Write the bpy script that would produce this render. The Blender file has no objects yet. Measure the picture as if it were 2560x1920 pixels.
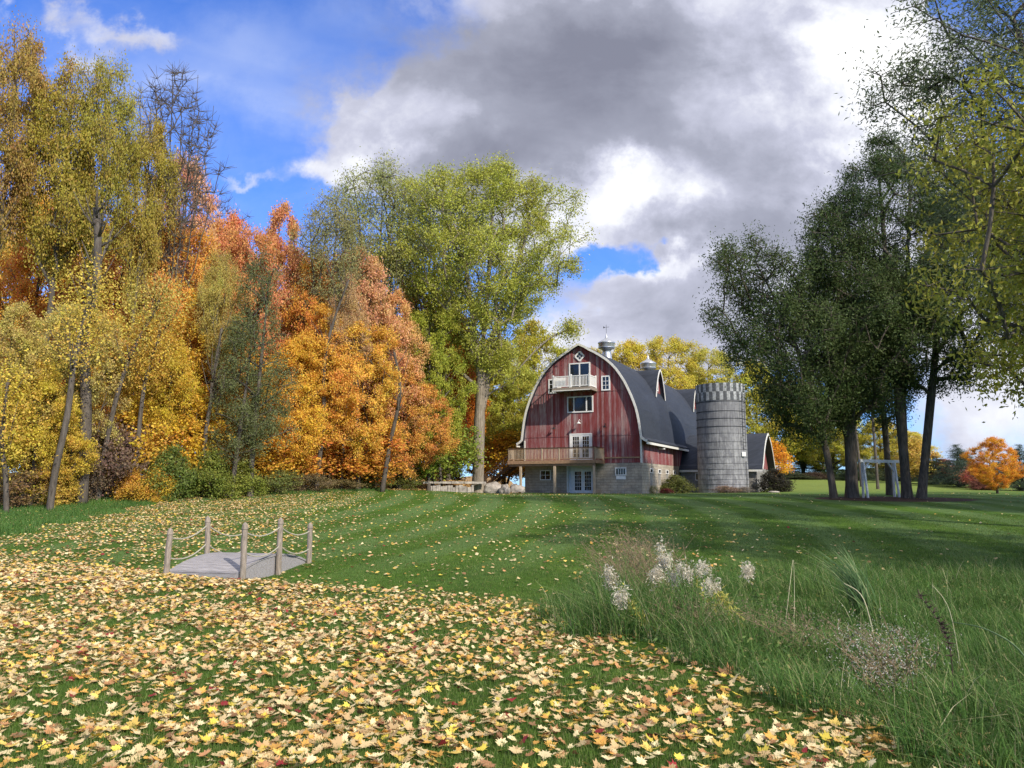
import bpy, math, random
import numpy as np
from mathutils import Vector, Matrix
sc = bpy.context.scene
C = sc.collection
R = math.radians

# ------------------------------------------------------------------ camera
F = 1930.0; PITCH = math.atan(260/F); CAMZ = 1.6
cam_d = bpy.data.cameras.new('camera'); cam = bpy.data.objects.new('camera', cam_d); C.objects.link(cam)
cam_d.sensor_width = 36; cam_d.lens = F/2560*36; cam_d.clip_end = 3000; cam_d.clip_start = .1
cam.location = (0, 0, CAMZ); cam.rotation_euler = (math.pi/2+PITCH, 0, 0)
sc.camera = cam
sc.view_settings.view_transform = 'Standard'; sc.view_settings.look = 'None'
sc.view_settings.exposure = 0.66; sc.view_settings.gamma = 1.0
sc.render.resolution_x = 1024; sc.render.resolution_y = 768
try:
    sc.cycles.max_bounces = 5; sc.cycles.diffuse_bounces = 2; sc.cycles.transparent_max_bounces = 4
    sc.cycles.transmission_bounces = 2; sc.cycles.glossy_bounces = 2
except Exception: pass

def uv(px, py):      # direction through a photo point as (x/y, z/y)
    yy = (960-py)/F; c, s = math.cos(PITCH), math.sin(PITCH)
    f = c - s*yy
    return ((px-1280)/F/f, (s + c*yy)/f)
def P(px, py, d):
    u, v = uv(px, py); return Vector((u*d, d, CAMZ+v*d))

# ------------------------------------------------------------------ sun + sky
SUN_EL = 33.0; sd = Vector((.60, -.80, 0)).normalized()
sun_dir = Vector((sd.x*math.cos(R(SUN_EL)), sd.y*math.cos(R(SUN_EL)), math.sin(R(SUN_EL))))
sl = bpy.data.lights.new('sun', 'SUN'); sl.energy = 3.2; sl.angle = R(.55); sl.color = (1, .92, .79)
so = bpy.data.objects.new('sun', sl); C.objects.link(so)
so.rotation_euler = sun_dir.to_track_quat('Z', 'Y').to_euler(); so.location = (0, 0, 60)

class NT:
    def __init__(s, tree): s.t = tree; s.n = tree.nodes; s.l = tree.links
    def new(s, t, **k):
        n = s.n.new(t)
        for a, b in k.items(): setattr(n, a, b)
        return n
    def put(s, inp, v):
        if hasattr(v, 'is_output') or isinstance(v, bpy.types.NodeSocket): s.l.new(v, inp)
        else: inp.default_value = v
    def m(s, op, a, b=0.0, c=None, clamp=False):
        n = s.new('ShaderNodeMath', operation=op, use_clamp=clamp)
        s.put(n.inputs[0], a); s.put(n.inputs[1], b)
        if c is not None: s.put(n.inputs[2], c)
        return n.outputs[0]
    def mr(s, v, a, b, c=0., d=1., smooth=True):
        n = s.new('ShaderNodeMapRange', interpolation_type='SMOOTHSTEP' if smooth else 'LINEAR')
        for i, q in enumerate((v, a, b, c, d)): s.put(n.inputs[i], q)
        return n.outputs[0]
    def mix(s, f, a, b, blend='MIX'):
        n = s.new('ShaderNodeMix', data_type='RGBA', blend_type=blend)
        s.put(n.inputs[0], f)
        for i, q in ((6, a), (7, b)):
            if isinstance(q, tuple): q = (q+(1,)) if len(q) == 3 else q
            s.put(n.inputs[i], q)
        return n.outputs[2]
    def noise(s, vec, scale, detail=4, rough=.55, dist=0., dim='3D'):
        n = s.new('ShaderNodeTexNoise', noise_dimensions=dim)
        if vec is not None: s.l.new(vec, n.inputs['Vector'])
        n.inputs['Scale'].default_value = scale; n.inputs['Detail'].default_value = detail
        n.inputs['Roughness'].default_value = rough; n.inputs['Distortion'].default_value = dist
        return n.outputs['Fac']
    def mapping(s, vec, scale=(1, 1, 1), loc=(0, 0, 0), rot=(0, 0, 0)):
        n = s.new('ShaderNodeMapping'); s.l.new(vec, n.inputs[0])
        n.inputs[1].default_value = loc; n.inputs[2].default_value = rot; n.inputs[3].default_value = scale
        return n.outputs[0]
    def ramp(s, f, stops, interp='LINEAR'):
        n = s.new('ShaderNodeValToRGB'); n.color_ramp.interpolation = interp
        e = n.color_ramp.elements
        while len(e) < len(stops): e.new(.5)
        for i, (p, c) in enumerate(stops): e[i].position = p; e[i].color = (*c, 1)
        s.put(n.inputs[0], f); return n.outputs[0]

def build_world():
    w = bpy.data.worlds.new('World'); sc.world = w; w.use_nodes = True
    T = NT(w.node_tree); T.n.clear()
    out = T.new('ShaderNodeOutputWorld'); bg = T.new('ShaderNodeBackground'); bg.inputs[1].default_value = .12
    T.l.new(bg.outputs[0], out.inputs[0])
    sky = T.new('ShaderNodeTexSky', sky_type='NISHITA', sun_disc=False)
    sky.sun_elevation = R(SUN_EL); sky.sun_rotation = math.atan2(sd.x, sd.y)
    sky.altitude = 200; sky.air_density = 1.0; sky.dust_density = .4; sky.ozone_density = 2.5
    blue = T.mix(1.0, sky.outputs[0], (.42, .70, 1.30), 'MULTIPLY')
    tc = T.new('ShaderNodeTexCoord')
    sp = T.new('ShaderNodeSeparateXYZ'); T.l.new(tc.outputs['Generated'], sp.inputs[0])
    X, Y, Z = sp.outputs
    Yc = T.m('MAXIMUM', T.m('ABSOLUTE', Y), .18)
    U = T.m('DIVIDE', X, Yc); V = T.m('DIVIDE', Z, Yc)
    cb = T.new('ShaderNodeCombineXYZ'); T.l.new(U, cb.inputs[0]); T.l.new(V, cb.inputs[1])
    vec = cb.outputs[0]
    wn = T.new('ShaderNodeTexNoise'); wn.inputs['Scale'].default_value = 4.5; wn.inputs['Detail'].default_value = 7; wn.inputs['Roughness'].default_value = .6
    T.l.new(vec, wn.inputs['Vector']); ws = T.new('ShaderNodeSeparateColor'); T.l.new(wn.outputs['Color'], ws.inputs[0])
    U = T.m('ADD', U, T.m('MULTIPLY', T.m('SUBTRACT', ws.outputs[0], .5), .42)); V = T.m('ADD', V, T.m('MULTIPLY', T.m('SUBTRACT', ws.outputs[1], .5), .30))
    nA = T.noise(T.mapping(vec, (1, 1.5, 1)), 3.0, 9, .58, .35)
    nB = T.noise(T.mapping(vec, (1, 1.4, 1), (7.3, 2.1, 0)), 6.5, 8, .6, .5)
    nC = T.noise(T.mapping(vec, (1, 1.9, 1), (3.3, 5.1, 0), (0, 0, R(-30))), 2.2, 5, .5, .8)
    def blobs(lst):
        acc = 0.0
        for (px, py, rx, ry, a) in lst:
            u0, v0 = uv(px, py)
            du = T.m('MULTIPLY', T.m('SUBTRACT', U, u0), F/rx); dv = T.m('MULTIPLY', T.m('SUBTRACT', V, v0), F/ry)
            q = T.m('ADD', T.m('MULTIPLY', du, du), T.m('MULTIPLY', dv, dv))
            g = T.m('MULTIPLY', T.m('EXPONENT', T.m('MULTIPLY', q, -1.0)), a)
            acc = g if isinstance(acc, float) else T.m('ADD', acc, g)
        return acc
    dens = blobs([(1600, 60, 500, 240, 1.3), (1200, 330, 330, 190, 1.0), (1750, 450, 420, 230, 1.3), (2150, 150, 300, 260, 1.2),
                  (870, 410, 130, 60, .75), (1000, 290, 150, 90, .65), (1330, 560, 260, 110, .9), (2050, 560, 400, 200, 1.1), (1690, 720, 260, 190, 1.0), (1560, 900, 500, 70, .8),
                  (2500, 900, 300, 250, .9), (190, 110, 75, 50, .50), (310, 40, 110, 50, .55), (-20, 40, 60, 60, .5),
                  (2330, 20, 100, 70, -1.8), (1545, 590, 110, 85, -1.05), (1505, 665, 90, 60, -.75), (1380, 640, 120, 60, -.4), (1210, 50, 60, 40, .35), (600, 440, 90, 26, .5), (1600, -300, 800, 250, .9), (2080, 85, 40, 30, -.9)])
    d1 = T.m('ADD', dens, T.m('MULTIPLY', T.m('SUBTRACT', nA, .5), 1.15))
    d1 = T.m('ADD', d1, T.m('MULTIPLY', T.m('SUBTRACT', nB, .5), .45))
    d1 = T.m('ADD', d1, T.mr(V, .65, 1.3, 0, 1.0))  # unseen overhead cloud, added as neutral fill for the ambient light
    mask = T.mr(d1, .16, .74)
    # high thin wisps
    wis = T.mr(T.m('ADD', T.m('MULTIPLY', nC, .6), T.m('MULTIPLY', nB, .4)), .42, .70, 0, .22)
    wis2 = T.m('MULTIPLY', blobs([(560, 120, 360, 170, 1.1), (780, 60, 300, 120, .9), (740, 250, 160, 90, .5), (430, 170, 160, 26, .4)]), T.mr(nC, .30, .75, 0, .55))
    thin = T.m('MAXIMUM', wis, wis2)
    dark = blobs([(1330, 190, 360, 200, 1.0), (1230, 420, 260, 120, .7), (1650, 60, 300, 150, .75), (1830, 600, 330, 130, .75), (2050, 520, 260, 90, .45), (1010, 30, 200, 70, .5),
                  (1850, 380, 300, 120, .45), (1700, 800, 200, 120, .35), (1620, 330, 160, 100, .25),
                  (2180, 150, 170, 170, -.8), (1590, 400, 150, 60, -.55), (1500, 470, 170, 60, -.55), (1620, 660, 160, 40, -.5), (1340, 570, 170, 70, -.35), (1120, 330, 110, 60, -.25), (890, 400, 100, 60, -.3), (2200, 330, 150, 90, -.3)])
    dk = T.m('ADD', dark, T.m('MULTIPLY', T.m('SUBTRACT', nA, .5), 1.7))
    dk = T.m('ADD', dk, T.m('MULTIPLY', T.m('SUBTRACT', nB, .5), .75))
    ccol = T.ramp(T.mr(dk, -.45, 1.15, smooth=False), [(0, (6.6, 6.6, 6.7)), (.20, (4.9, 5.0, 5.5)), (.38, (3.3, 3.4, 4.15)), (.60, (2.15, 2.25, 2.8)), (1, (1.35, 1.42, 1.85))])
    col = T.mix(thin, blue, (3.8, 4.3, 5.6))
    col = T.mix(mask, col, ccol)
    T.l.new(col, bg.inputs[0])
    w.cycles.sampling_method = 'MANUAL'; w.cycles.sample_map_resolution = 512
build_world()

# ------------------------------------------------------------------ helpers
def tag(o, label=None, cat=None, group=None, kind=None):
    if label: o['label'] = label
    if cat: o['category'] = cat
    if group: o['group'] = group
    if kind: o['kind'] = kind
    return o
def thing(name, label, cat, loc=(0, 0, 0), rz=0, group=None):
    o = bpy.data.objects.new(name, None); C.objects.link(o); o.empty_display_size = .3
    o.location = loc; o.rotation_euler = (0, 0, rz); return tag(o, label, cat, group)
def link(name, me, parent=None):
    o = bpy.data.objects.new(name, me); C.objects.link(o)
    if parent: o.parent = parent
    return o
def np_mesh(name, V, Fc, k, mat, attrs=None, smooth=False):
    """V (n,3), Fc (m,k) index array; attrs dict name->(n,) floats per vertex"""
    me = bpy.data.meshes.new(name)
    V = np.asarray(V, np.float32); Fc = np.asarray(Fc, np.int32)
    me.vertices.add(len(V)); me.vertices.foreach_set('co', V.ravel())
    me.loops.add(Fc.size); me.loops.foreach_set('vertex_index', Fc.ravel())
    me.polygons.add(len(Fc)); me.polygons.foreach_set('loop_start', np.arange(0, Fc.size, k, dtype=np.int32))
    try: me.polygons.foreach_set('loop_total', np.full(len(Fc), k, np.int32))
    except Exception: pass
    if attrs:
        for a, v in attrs.items():
            at = me.attributes.new(a, 'FLOAT', 'POINT'); at.data.foreach_set('value', np.asarray(v, np.float32))
    me.update(calc_edges=True)
    if smooth: me.polygons.foreach_set('use_smooth', np.ones(len(Fc), bool))
    if mat: me.materials.append(mat)
    return me
class MB:
    def __init__(s): s.v = []; s.f = []
    def add(s, vs, fs):
        b = len(s.v); s.v += [tuple(q) for q in vs]; s.f += [tuple(b+i for i in f) for f in fs]; return s
    def box(s, x0, x1, y0, y1, z0, z1):
        return s.add([(x0,y0,z0),(x1,y0,z0),(x1,y1,z0),(x0,y1,z0),(x0,y0,z1),(x1,y0,z1),(x1,y1,z1),(x0,y1,z1)],
                     [(0,3,2,1),(4,5,6,7),(0,1,5,4),(1,2,6,5),(2,3,7,6),(3,0,4,7)])
    def beam(s, a, b, w, h, up=(0, 0, 1)):
        a = Vector(a); b = Vector(b); d = (b-a).normalized(); u = Vector(up)
        r = d.cross(u); r = r.normalized() if r.length > 1e-4 else Vector((1, 0, 0)); u = r.cross(d)
        vs = []
        for p in (a, b):
            for sx, sz in ((-1,-1),(1,-1),(1,1),(-1,1)): vs.append(p + r*sx*w/2 + u*sz*h/2)
        return s.add(vs, [(0,3,2,1),(4,5,6,7),(0,1,5,4),(1,2,6,5),(2,3,7,6),(3,0,4,7)])
    def tube(s, pts, rad, n=8, cap=True):
        pts = [Vector(p) for p in pts]; rad = rad if isinstance(rad, (list, tuple)) else [rad]*len(pts)
        vs = []; prev = None
        for i, p in enumerate(pts):
            d = (pts[min(i+1, len(pts)-1)]-pts[max(i-1, 0)]).normalized()
            if prev is None: prev = Vector((1, 0, 0)) if abs(d.x) < .9 else Vector((0, 1, 0))
            r = (prev - d*prev.dot(d)).normalized(); prev = r; q = d.cross(r)
            for k in range(n):
                a = 2*math.pi*k/n; vs.append(p + (r*math.cos(a)+q*math.sin(a))*rad[i])
        fs = []
        for i in range(len(pts)-1):
            for k in range(n): fs.append((i*n+k, i*n+(k+1) % n, (i+1)*n+(k+1) % n, (i+1)*n+k))
        if cap: fs.append(tuple(range(n-1, -1, -1))); fs.append(tuple((len(pts)-1)*n+k for k in range(n)))
        return s.add(vs, fs)
    def lathe(s, prof, n=24, cx=0, cy=0):
        vs = [(cx+r*math.cos(2*math.pi*k/n), cy+r*math.sin(2*math.pi*k/n), z) for r, z in prof for k in range(n)]
        fs = [(i*n+k, i*n+(k+1) % n, (i+1)*n+(k+1) % n, (i+1)*n+k) for i in range(len(prof)-1) for k in range(n)]
        return s.add(vs, fs)
    def mesh(s, name, mat, smooth=False):
        me = bpy.data.meshes.new(name); me.from_pydata(s.v, [], s.f); me.update()
        if mat: me.materials.append(mat)
        if smooth: me.polygons.foreach_set('use_smooth', [True]*len(me.polygons))
        return me
    def build(s, name, mat, parent=None, smooth=False): return link(name, s.mesh(name, mat, smooth), parent)

def ss(t): t = np.clip(t, 0, 1); return t*t*(3-2*t)
def gz(x, y):
    x = np.asarray(x, float); y = np.asarray(y, float)
    z = 1.14*ss((y-17)/38.)
    z = z - .09*ss((y-2)/10.)*(1-ss((y-17)/6.))*1.0
    # ditch from the little bridge through the tall grass on the right
    dd = np.abs((x+6)*.45 + (y-16.8)*.89) ; dd = np.where(x > 2, np.abs((x-2)*.85+(y-12.8)*.53), dd)
    z = z - .16*np.exp(-(dd/1.3)**2)*ss((20-np.abs(x))/6)
    # bank and rise under the woods on the left
    edge = woods_d(x, y)
    z = z + .30*ss((edge+5)/6.)*ss((y-24)/12.) + .035*np.clip(edge, 0, 60)
    # mound by the barn's left side
    z = z + .75*ss((y-67)/5.)*ss((1.0-x)/3.0)*ss((x+14)/5.)
    # far lawn rises behind the grove
    z = z + 1.7*ss((y-62)/55.)*ss((x-22)/8.)
    # gentle undulation
    z = z + .03*np.sin(x*.31+1)*np.cos(y*.27)*ss((y-8)/10)
    return z
WE = np.array([(-60, 20), (-29, 37), (-22, 43), (-15, 50), (-8.5, 60), (-6, 66), (-4, 74), (-3, 110)], float)
def woods_d(x, y):
    """signed distance into the woods (positive inside, up and left of the edge line)"""
    x = np.asarray(x, float); y = np.asarray(y, float)
    best = np.full(np.broadcast(x, y).shape, 1e9); sgn = np.ones_like(best)
    for a, b in zip(WE[:-1], WE[1:]):
        d = b-a; L2 = d@d; t = np.clip(((x-a[0])*d[0]+(y-a[1])*d[1])/L2, 0, 1)
        qx = x-(a[0]+t*d[0]); qy = y-(a[1]+t*d[1]); dist = np.hypot(qx, qy)
        cr = d[0]*qy - d[1]*qx
        m = dist < best; best = np.where(m, dist, best); sgn = np.where(m, np.sign(cr), sgn)
    return best*sgn
def G(x, y): return float(gz(x, y))

# ------------------------------------------------------------------ materials
def mat(name):
    m = bpy.data.materials.new(name); m.use_nodes = True; T = NT(m.node_tree)
    b = T.n['Principled BSDF']; b.inputs['Specular IOR Level'].default_value = .25
    return m, T, b
def bump(T, b, h, strength=.5, dist=.02):
    n = T.new('ShaderNodeBump'); n.inputs['Strength'].default_value = strength; n.inputs['Distance'].default_value = dist
    T.put(n.inputs['Height'], h); T.l.new(n.outputs[0], b.inputs['Normal'])
def ocoord(T): return T.new('ShaderNodeTexCoord').outputs['Object']
def simple(name, col, rough=.6, var=.15, scale=6, metal=0, stretch=(1, 1, 1), spec=.3, bmp=.2):
    m, T, b = mat(name); v = T.mapping(ocoord(T), stretch); n = T.noise(v, scale, 6, .65)
    lo = tuple(c*(1-var*1.5) for c in col); hi = tuple(min(1, c*(1+var)) for c in col)
    T.l.new(T.ramp(n, [(.3, lo), (.7, hi)]), b.inputs['Base Color'])
    b.inputs['Roughness'].default_value = rough; b.inputs['Metallic'].default_value = metal
    b.inputs['Specular IOR Level'].default_value = spec
    if bmp: bump(T, b, n, bmp, .01)
    return m
M = {}
M['white'] = simple('white_paint', (.84, .83, .80), .5, .06, 5)
M['trim'] = simple('trim_paint', (.74, .72, .66), .6, .14, 8)
M['glass'] = simple('window_glass', (.012, .015, .018), .06, .3, 3, spec=.6, bmp=0)
M['deckwood'] = simple('deck_wood', (.36, .22, .13), .7, .3, 5, stretch=(1, 1, 4))
M['postwood'] = simple('pale_wood', (.48, .38, .27), .75, .25, 6, stretch=(3, 3, .5))
M['greywood'] = simple('weathered_wood', (.30, .25, .20), .85, .35, 9, stretch=(4, 4, .6))
M['plank'] = simple('grey_planks', (.33, .31, .31), .85, .25, 8, stretch=(.6, 5, 5))
M['rope'] = simple('rope', (.42, .39, .31), .9, .2, 60)
M['darkmetal'] = simple('dark_metal', (.03, .03, .032), .5, .2)
M['galv'] = simple('galvanised_metal', (.62, .63, .65), .35, .15, 4, metal=.75, bmp=.05)
M['stone'] = simple('boulder_stone', (.36, .32, .28), .9, .4, 2.5, bmp=.8)
M['darkwood'] = simple('stained_timber', (.10, .06, .035), .8, .3, 6)

def red_siding():
    m, T, b = mat('weathered_red_siding'); o = ocoord(T)
    sx = T.new('ShaderNodeSeparateXYZ'); T.l.new(o, sx.inputs[0])
    h = T.m('ADD', sx.outputs[0], sx.outputs[1])
    brd = T.m('FLOOR', T.m('DIVIDE', h, .22)); cw = T.new('ShaderNodeTexWhiteNoise', noise_dimensions='1D'); T.l.new(brd, cw.inputs['W'])
    streak = T.noise(T.mapping(o, (7, 7, .35)), 2.0, 8, .7)
    big = T.noise(o, .35, 4, .5)
    fine = T.noise(T.mapping(o, (22, 22, 1.2)), 2.2, 5, .7)
    f = T.m('ADD', T.m('MULTIPLY', streak, .62), T.m('ADD', T.m('MULTIPLY', cw.outputs[0], .17), T.m('ADD', T.m('MULTIPLY', big, .28), T.m('MULTIPLY', fine, .18))))
    col = T.ramp(f, [(.36, (.09, .016, .018)), (.49, (.20, .038, .030)), (.58, (.24, .058, .062)), (.66, (.28, .13, .13)), (.78, (.46, .38, .36))])
    gap = T.m('PINGPONG', h, .11); g = T.mr(gap, 0, .012)
    col = T.mix(g, (.035, .012, .012), col)
    T.l.new(col, b.inputs['Base Color']); b.inputs['Roughness'].default_value = .8
    bump(T, b, T.m('ADD', g, T.m('MULTIPLY', fine, .5)), .5, .02)
    return m
M['red'] = red_siding()
def block(name, c1, c2, mortar, sc_, w, h, warm=None):
    m, T, b = mat(name); o = ocoord(T)
    s = T.new('ShaderNodeSeparateXYZ'); T.l.new(o, s.inputs[0]); cb = T.new('ShaderNodeCombineXYZ')
    T.l.new(T.m('ADD', s.outputs[0], s.outputs[1]), cb.inputs[0]); T.l.new(s.outputs[2], cb.inputs[1])
    br = T.new('ShaderNodeTexBrick'); T.l.new(cb.outputs[0], br.inputs[0])
    br.inputs['Scale'].default_value = 1; br.inputs['Brick Width'].default_value = w; br.inputs['Row Height'].default_value = h
    br.inputs['Mortar Size'].default_value = sc_; br.inputs['Color1'].default_value = (*c1, 1); br.inputs['Color2'].default_value = (*c2, 1); br.inputs['Mortar'].default_value = (*mortar, 1)
    n = T.noise(o, 1.1, 7, .65); n2 = T.noise(T.mapping(o, (1, 1, 3)), 5, 6, .7)
    col = T.mix(1, br.outputs[0], T.ramp(n, [(.3, (.62, .6, .58)), (.7, (1.15, 1.12, 1.05))]), 'MULTIPLY')
    col = T.mix(1, col, T.ramp(n2, [(.3, (.75, .75, .75)), (.7, (1.15, 1.15, 1.15))]), 'MULTIPLY')
    if warm:
        col = T.mix(T.m('MULTIPLY', T.mr(s.outputs[2], 1.1, .0), T.mr(T.noise(o, .6, 3), .48, .66, 0, .6)), col, warm)
    T.l.new(col, b.inputs['Base Color']); b.inputs['Roughness'].default_value = .9
    bump(T, b, T.m('ADD', br.outputs[1], T.m('MULTIPLY', n2, -1.)), -.5, .02)
    return m
M['block'] = block('concrete_block', (.52, .46, .38), (.42, .38, .33), (.30, .26, .22), .018, .62, .24, (.45, .30, .16))
M['wingblock'] = block('grey_block', (.32, .31, .30), (.29, .285, .28), (.24, .235, .23), .012, .42, .21)
def silo_mat():
    m, T, b = mat('silo_concrete_staves')
    at = T.new('ShaderNodeTexCoord'); o = at.outputs['Object']
    s = T.new('ShaderNodeSeparateXYZ'); T.l.new(o, s.inputs[0])
    ang = T.m('ARCTAN2', s.outputs[1], s.outputs[0]); arc = T.m('MULTIPLY', ang, 2.3); z = s.outputs[2]
    cb = T.new('ShaderNodeCombineXYZ'); T.l.new(arc, cb.inputs[0]); T.l.new(z, cb.inputs[1])
    br = T.new('ShaderNodeTexBrick'); br.offset = .5
    rot = T.mapping(cb.outputs[0], rot=(0, 0, R(90))); T.l.new(rot, br.inputs[0])
    for k, v in (('Scale', 1), ('Brick Width', .76), ('Row Height', .26), ('Mortar Size', .010)): br.inputs[k].default_value = v
    br.inputs['Color1'].default_value = (.27, .27, .275, 1); br.inputs['Color2'].default_value = (.21, .21, .22, 1); br.inputs['Mortar'].default_value = (.13, .13, .135, 1)
    st = T.noise(T.mapping(cb.outputs[0], (6, .5, 1)), 1.6, 8, .7); pale = T.noise(T.mapping(cb.outputs[0], (2.4, 1, 1)), 1.2, 6, .65)
    col = T.mix(T.m('MULTIPLY', T.mr(pale, .42, .68, 0, .75), T.mr(z, 7.2, 4.6)), br.outputs[0], (.44, .44, .44))
    col = T.mix(1, col, T.ramp(st, [(.3, (.58, .58, .6)), (.7, (1.15, 1.15, 1.14))]), 'MULTIPLY')
    col = T.mix(T.mr(T.noise(T.mapping(cb.outputs[0], (3, .3, 1), (4, 4, 0)), 1.5, 5, .6), .55, .8, 0, .6), col, (.07, .07, .075))
    T.l.new(col, b.inputs['Base Color']); b.inputs['Roughness'].default_value = .9
    bump(T, b, br.outputs[1], -.4, .01)
    return m
M['silo'] = silo_mat()
def shingle():
    m, T, b = mat('asphalt_shingles'); o = ocoord(T)
    n = T.noise(o, 30, 3, .7); n2 = T.noise(T.mapping(o, (.5, .25, .5)), 1.2, 6, .6)
    s = T.new('ShaderNodeSeparateXYZ'); T.l.new(o, s.inputs[0]); cb = T.new('ShaderNodeCombineXYZ')
    T.l.new(s.outputs[1], cb.inputs[0]); T.l.new(T.m('ADD', s.outputs[2], T.m('MULTIPLY', s.outputs[0], -.5)), cb.inputs[1])
    br = T.new('ShaderNodeTexBrick'); T.l.new(cb.outputs[0], br.inputs[0])
    for k, v in (('Scale', 1), ('Brick Width', .35), ('Row Height', .15), ('Mortar Size', .006)): br.inputs[k].default_value = v
    br.inputs['Color1'].default_value = (.036, .043, .060, 1); br.inputs['Color2'].default_value = (.025, .031, .044, 1); br.inputs['Mortar'].default_value = (.03, .034, .045, 1)
    col = T.mix(1, br.outputs[0], T.ramp(n, [(.3, (.75, .75, .75)), (.7, (1.2, 1.2, 1.2))]), 'MULTIPLY')
    col = T.mix(1, col, T.ramp(n2, [(.35, (.85, .85, .85)), (.65, (1.15, 1.15, 1.15))]), 'MULTIPLY')
    T.l.new(col, b.inputs['Base Color']); b.inputs['Roughness'].default_value = .7; b.inputs['Specular IOR Level'].default_value = .35
    bump(T, b, T.m('ADD', br.outputs[1], n), -.25, .01)
    return m
M['shingle'] = shingle()
def bark(name, c1, c2):
    m, T, b = mat(name); o = ocoord(T)
    n = T.noise(T.mapping(o, (5, 5, .8)), 2.2, 8, .7); n2 = T.noise(o, .8, 4)
    col = T.ramp(n, [(.3, c1), (.68, c2)])
    col = T.mix(1, col, T.ramp(n2, [(.3, (.75, .75, .75)), (.7, (1.2, 1.2, 1.2))]), 'MULTIPLY')
    T.l.new(col, b.inputs['Base Color']); b.inputs['Roughness'].default_value = .9; bump(T, b, n, .9, .05)
    return m
M['bark'] = bark('grey_brown_bark', (.045, .035, .028), (.17, .145, .12))
M['barkpale'] = bark('pale_furrowed_bark', (.11, .09, .065), (.38, .32, .25))
M['barkdark'] = bark('dark_bark', (.035, .028, .022), (.16, .135, .11))
def leafmat(name, second=(1.0, .75, .5), trans=.42, hue=.06, val=.65):
    m, T, b = mat(name)
    oi = T.new('ShaderNodeObjectInfo'); a1 = T.new('ShaderNodeAttribute', attribute_name='rnd'); a2 = T.new('ShaderNodeAttribute', attribute_name='rnd2')
    hs = T.new('ShaderNodeHueSaturation'); T.l.new(oi.outputs['Color'], hs.inputs['Color'])
    o = ocoord(T); n = T.noise(o, .33, 3, .6); n2 = T.noise(o, 1.3, 3, .6)
    hv = T.m('ADD', T.m('MULTIPLY', T.m('SUBTRACT', a1.outputs['Fac'], .5), hue), T.m('MULTIPLY', T.m('SUBTRACT', n, .5), hue*2.2))
    T.l.new(T.m('ADD', hv, .5), hs.inputs['Hue'])
    vv = T.m('ADD', T.m('MULTIPLY', a2.outputs['Fac'], val), T.m('MULTIPLY', n2, val*.7))
    T.l.new(T.m('ADD', vv, 1-val*.85), hs.inputs['Value'])
    hs.inputs['Saturation'].default_value = .98
    col = T.mix(T.mr(T.m('ADD', a1.outputs['Fac'], n), 1.15, 1.5, 0, .5), hs.outputs[0], T.mix(1, hs.outputs[0], (*second, 1), 'MULTIPLY'))
    T.l.new(col, b.inputs['Base Color']); b.inputs['Roughness'].default_value = .5; b.inputs['Specular IOR Level'].default_value = .18
    tr = T.new('ShaderNodeBsdfTranslucent'); T.l.new(col, tr.inputs[0])
    mx = T.new('ShaderNodeMixShader'); mx.inputs[0].default_value = trans
    T.l.new(b.outputs[0], mx.inputs[1]); T.l.new(tr.outputs[0], mx.inputs[2]); T.l.new(mx.outputs[0], T.n['Material Output'].inputs[0])
    return m
M['leaf'] = leafmat('tree_foliage')
M['leafg'] = leafmat('green_foliage', (1.25, 1.0, .7), .35, .04, .6)
def rampmat(name, stops, trans=.25, rough=.6, interp='LINEAR', attr='rnd', valn=0):
    m, T, b = mat(name); a1 = T.new('ShaderNodeAttribute', attribute_name=attr)
    col = T.ramp(a1.outputs['Fac'], stops, interp)
    a2 = T.new('ShaderNodeAttribute', attribute_name='rnd2')
    k = T.m('ADD', T.m('MULTIPLY', a2.outputs['Fac'], .5), .75)
    if valn:
        g = T.new('ShaderNodeNewGeometry'); n = T.noise(g.outputs['Position'], valn, 3, .6); k = T.m('MULTIPLY', k, T.m('ADD', T.m('MULTIPLY', n, .9), .55))
    cc = T.new('ShaderNodeCombineXYZ')
    for i in range(3): T.l.new(k, cc.inputs[i])
    col = T.mix(1, col, cc.outputs[0], 'MULTIPLY')
    T.l.new(col, b.inputs['Base Color']); b.inputs['Roughness'].default_value = rough; b.inputs['Specular IOR Level'].default_value = .2
    tr = T.new('ShaderNodeBsdfTranslucent'); T.l.new(col, tr.inputs[0])
    mx = T.new('ShaderNodeMixShader'); mx.inputs[0].default_value = trans
    T.l.new(b.outputs[0], mx.inputs[1]); T.l.new(tr.outputs[0], mx.inputs[2]); T.l.new(mx.outputs[0], T.n['Material Output'].inputs[0])
    return m
LEAFCOL = [(0, (.69, .52, .27)), (.24, (.78, .64, .36)), (.42, (.60, .41, .20)), (.56, (.74, .52, .13)), (.69, (.70, .38, .09)), (.80, (.54, .27, .12)), (.875, (.76, .60, .09)), (.915, (.30, .16, .08)), (.982, (.27, .03, .035))]
M['fallen'] = rampmat('fallen_leaves', LEAFCOL, .15, .65, 'CONSTANT')
M['blade'] = rampmat('lawn_grass_blades', [(0, (.060, .110, .020)), (.5, (.105, .178, .034)), (.9, (.165, .22, .06)), (1, (.32, .29, .13))], .3, .5, valn=.8)
M['tallblade'] = rampmat('tall_grass_blades', [(0, (.055, .12, .025)), (.55, (.095, .20, .042)), (.84, (.17, .26, .07)), (.93, (.32, .31, .14)), (1, (.46, .41, .25))], .3, .5, valn=.5)
M['gleaf'] = rampmat('green_weed_leaf', [(0, (.06, .12, .03)), (.7, (.12, .20, .05)), (1, (.35, .28, .12))], .35)
M['litter'] = rampmat('woodland_litter', [(0, (.55, .35, .14)), (.4, (.62, .42, .18)), (.7, (.42, .24, .11)), (1, (.60, .45, .15))], .1, .8)

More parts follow.
